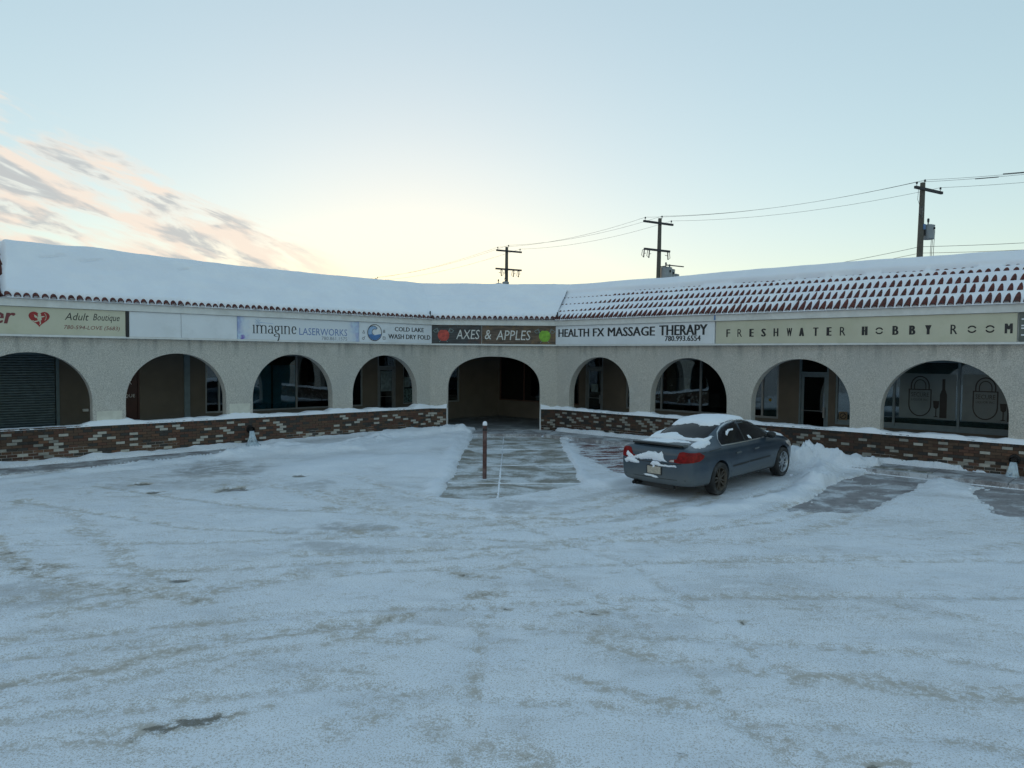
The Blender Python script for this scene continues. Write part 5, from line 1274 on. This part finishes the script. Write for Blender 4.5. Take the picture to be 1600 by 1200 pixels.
for sg in (-1, 1):
    tl = patch('rear', [(sg * .34, .755), (sg * .37, .80), (sg * .52, .825), (sg * .57, .955), (sg * .64, .975), (sg * .80, .955), (sg * .83, .87), (sg * .83, .775), (sg * .6, .75)], M['taillight'], 'tail_light', .010, .035)
    patch('rear', [(sg * .35, .762), (sg * .38, .795), (sg * .46, .81), (sg * .46, .762)], M['lens'], 'reverse_lamp', .016, .03)
    for ax in AX:
        wn = empty('wheel', CF @ Matrix.Translation((ax, sg * TRK, RW))); wn.parent = None; setm(wn, CF @ Matrix.Translation((ax, sg * TRK, RW)), car)
        FWh = CF @ Matrix.Translation((ax, sg * TRK, RW)) @ Matrix.Rotation(rs.random(), 4, 'Y'); o_ = sg
        MB().lathe([(.225, o_ * -.10), (.30, o_ * -.11), (.328, o_ * -.095), (.335, o_ * -.06), (.335, o_ * .06), (.328, o_ * .095), (.30, o_ * .108), (.26, o_ * .108), (.232, o_ * .095), (.225, o_ * .08), (.225, o_ * -.10)], n=36, axis='y').build('tyre', M['rubber'], wn, FWh, smooth=True)
        rm = M['rim'] if ax > 1 else M['rimdark']
        m = MB().lathe([(.226, o_ * -.09), (.215, o_ * -.05), (.21, o_ * .05), (.222, o_ * .085), (.236, o_ * .095), (.238, o_ * .104), (.226, o_ * .10), (.205, o_ * .06), (.205, o_ * -.08)], n=36, axis='y')
        for k in range(5):
            for dd_ in (-.22, .22):
                t0 = 2 * math.pi * k / 5; a0_, a1_ = t0 + dd_ * .35, t0 + dd_
                p0 = Vector((.05 * math.cos(t0 + dd_ * 1.6), 0, .05 * math.sin(t0 + dd_ * 1.6))); p1 = Vector((.215 * math.cos(a1_), 0, .215 * math.sin(a1_))); tn = (p1 - p0).normalized(); pr_ = Vector((-tn.z, 0, tn.x))
                w0_, w1_ = .017, .014; ya, yb_, yc = o_ * .045, o_ * .075, o_ * .088
                m.add([p0 - pr_ * w0_ + Vector((0, ya, 0)), p0 + pr_ * w0_ + Vector((0, ya, 0)), p0 + pr_ * w0_ + Vector((0, yb_, 0)), p0 - pr_ * w0_ + Vector((0, yb_, 0)),
                       p1 - pr_ * w1_ + Vector((0, ya, 0)), p1 + pr_ * w1_ + Vector((0, ya, 0)), p1 + pr_ * w1_ + Vector((0, yc, 0)), p1 - pr_ * w1_ + Vector((0, yc, 0))],
                      [(0, 1, 2, 3), (4, 7, 6, 5), (0, 4, 5, 1), (1, 5, 6, 2), (2, 6, 7, 3), (3, 7, 4, 0)])
        m.lathe([(.001, o_ * .085), (.05, o_ * .082), (.06, o_ * .06), (.06, o_ * .03)], n=16, axis='y'); m.build('rim', rm, wn, FWh)
        MB().lathe([(.001, o_ * .0), (.205, o_ * .0), (.205, o_ * -.01), (.001, o_ * -.01)], n=24, axis='y').build('brake_disc', M['black'], wn, FWh)
patch('top', [(-.34, -.56), (-.30, .0), (-.34, .56), (-.1, .575), (.2, .545), (.55, .50), (.58, .0), (.55, -.50), (.2, -.545), (-.1, -.575)], M['carglass'], 'rear_window', .004, .07)
patch('top', [(2.56, -.60), (2.62, 0), (2.56, .60), (2.2, .565), (1.82, .49), (1.80, 0), (1.82, -.49), (2.2, -.565)], M['carglass'], 'windscreen', .004, .07)
# spoiler, seams, plate, emblem, exhausts, bumper line
m = MB(); ny_ = 15; vv = []
for i in range(ny_):
    y_ = -.60 + 1.2 * i / (ny_ - 1); cur_ = .06 * (y_ / .6) ** 2; zt = 1.085 - .018 * (y_ / .6) ** 2
    vv += [(-.84 + cur_, y_, zt - .03), (-.84 + cur_, y_, zt + .012), (-1.005 + cur_, y_, zt + .038), (-1.045 + cur_, y_, zt + .022), (-1.00 + cur_, y_, zt - .015)]
m.add(vv, [(i * 5 + k, i * 5 + (k + 1) % 5, (i + 1) * 5 + (k + 1) % 5, (i + 1) * 5 + k) for i in range(ny_ - 1) for k in range(5)] + [(0, 1, 2, 3, 4), tuple(range((ny_ - 1) * 5, ny_ * 5))[::-1]])
sp_ = m.build('spoiler', M['paint'], car, CF, smooth=False)
m = MB(); vv = []
for i in range(ny_):
    y_ = -.58 + 1.16 * i / (ny_ - 1); cur_ = .06 * (y_ / .6) ** 2; zt = 1.085 - .018 * (y_ / .6) ** 2
    vv += [(-1.052 + cur_, y_, zt + .021), (-1.052 + cur_, y_, zt - .012)]
m.add(vv, [(2 * i, 2 * i + 1, 2 * i + 3, 2 * i + 2) for i in range(ny_ - 1)]); m.build('spoiler_shadow_strip', M['trim'], sp_, CF, fixn=False)
band_patch('rear', [(-.62, .735), (-.4, .715), (0, .71), (.4, .715), (.62, .735)], .014, M['trim'], 'boot_seam', .003)
band_patch('rear', [(-.72, .42), (-.4, .405), (0, .40), (.4, .405), (.72, .42)], .012, M['trim'], 'bumper_line', .003)
h_, _ = cast('rear', 0, .55)
MB().box(h_.x - .012, h_.x + .03, -.18, .18, .47, .645).build('plate_recess', M['trim'], car, CF)
pl = MB().box(h_.x - .020, h_.x - .0125, -.155, .155, .485, .632).build('licence_plate', M['plate'], car, CF)
h2_, _ = cast('rear', .0, .84); m = MB()
ribx = h2_.x - .02
for k in range(22):
    t0, t1 = 2 * math.pi * k / 22, 2 * math.pi * (k + 1) / 22
    m.tube([(ribx, .06 * math.cos(t0), .84 + .036 * math.sin(t0)), (ribx, .06 * math.cos(t1), .84 + .036 * math.sin(t1))], .007, 5)
m.tube([(ribx, -.035, .812), (ribx, 0, .862)], .006, 5).tube([(ribx, .035, .812), (ribx, 0, .862)], .006, 5); m.build('emblem', M['trim'], car, CF)
for y_ in (.50, .42): MB().tube([(-.95, y_, .25), (-1.09, y_, .245)], [.035, .038], 12, cap=False).tube([(-.95, y_, .25), (-1.07, y_, .246)], .03, 10).build('exhaust', M['iron'], car, CF)
MB().box(-.95, -.85, -.35, .60, .18, .27).build('silencer', M['trim'], car, CF)
# snow on the car
patch('top', [(.42, -.38), (.36, -.15), (.50, .05), (.40, .22), (.34, .42), (.38, .56), (.9, .56), (1.5, .56), (1.85, .5), (1.95, .2), (1.93, -.2), (1.82, -.46), (1.4, -.49), (1.0, -.47), (.70, -.49), (.55, -.47)], M['snow'], 'roof_snow', .004, .05, thick=.05, rim=.10, wob=.03, seed=1)
patch('top', [(-.40, .62), (-.42, .2), (-.40, -.15), (-.36, -.42), (-.32, -.62), (-.12, -.655), (.12, -.62), (.02, -.58), (-.14, -.56), (-.24, -.40), (-.26, -.2), (-.16, -.05), (-.05, .10), (-.08, .25), (-.17, .38), (-.18, .50), (.05, .56), (.25, .57), (.22, .62), (-.1, .66)], M['snow'], 'rear_window_snow', .006, .04, thick=.045, rim=.06, wob=.012, seed=2)
patch('top', [(-.70, -.60), (-.74, -.70), (-.60, -.75), (-.35, -.74), (-.12, -.70), (-.10, -.65), (-.3, -.62), (-.36, -.55), (-.55, -.55)], M['snow'], 'wing_snow', .005, .035, thick=.04, rim=.05, wob=.012, seed=3)
patch('top', [(-.78, .0), (-.80, .5), (-.7, .60), (-.45, .60), (-.42, .1), (-.42, -.4), (-.52, -.5), (-.6, -.2)], M['snow'], 'boot_snow', .005, .045, thick=.012, rim=.05, wob=.015, seed=4)
patch('rear', [(.70, .79), (.66, .90), (.58, .86), (.50, .80), (.38, .84), (.25, .87), (.12, .93), (.0, .93), (-.10, .90), (-.17, .96), (-.20, .88), (-.22, .79), (-.30, .745), (-.1, .74), (.1, .77), (.3, .74), (.45, .745), (.6, .73)], M['snow'], 'boot_face_snow', .004, .03, thick=.03, rim=.035, wob=.010, seed=5)
patch('rear', [(.74, .70), (.66, .755), (.52, .765), (.40, .71), (.36, .665), (.5, .64), (.62, .66), (.70, .64)], M['snow'], 'bumper_snow', .006, .03, thick=.05, rim=.04, wob=.010, seed=6)
patch('rear', [(.10, .67), (.04, .74), (-.08, .74), (-.16, .69), (-.3, .685), (-.48, .70), (-.52, .665), (-.3, .65), (-.1, .645), (-.02, .655), (-.01, .58), (.03, .57), (.04, .65)], M['snow'], 'bumper_snow', .010, .025, thick=.04, rim=.03, wob=.007, seed=7)
patch('rear', [(.26, .44), (.2, .465), (.05, .46), (-.04, .44), (-.1, .41), (-.04, .40), (.1, .42), (.2, .42)], M['snow'], 'bumper_snow', .010, .025, thick=.03, rim=.03, wob=.005, seed=8)
patch('top', [(2.66, -.66), (2.7, -.1), (2.66, .5), (3.0, .6), (3.3, .55), (3.42, 0), (3.36, -.5), (3.25, -.70), (2.95, -.735)], M['snow'], 'bonnet_snow', .004, .06, thick=.03, rim=.06, wob=.012, seed=9)
patch('right', [(.56, 1.17), (.62, 1.23), (.76, 1.265), (.94, 1.26), (.92, 1.235), (.76, 1.225), (.66, 1.18), (.60, 1.14)], M['snow'], 'window_snow', .005, .03, thick=.012, rim=.03, wob=.005, seed=10)
patch('right', [(1.40, 1.02), (1.38, 1.08), (1.46, 1.08), (1.52, 1.03), (1.50, .995)], M['snow'], 'window_snow', .005, .03, thick=.012, rim=.03, wob=.004, seed=11)
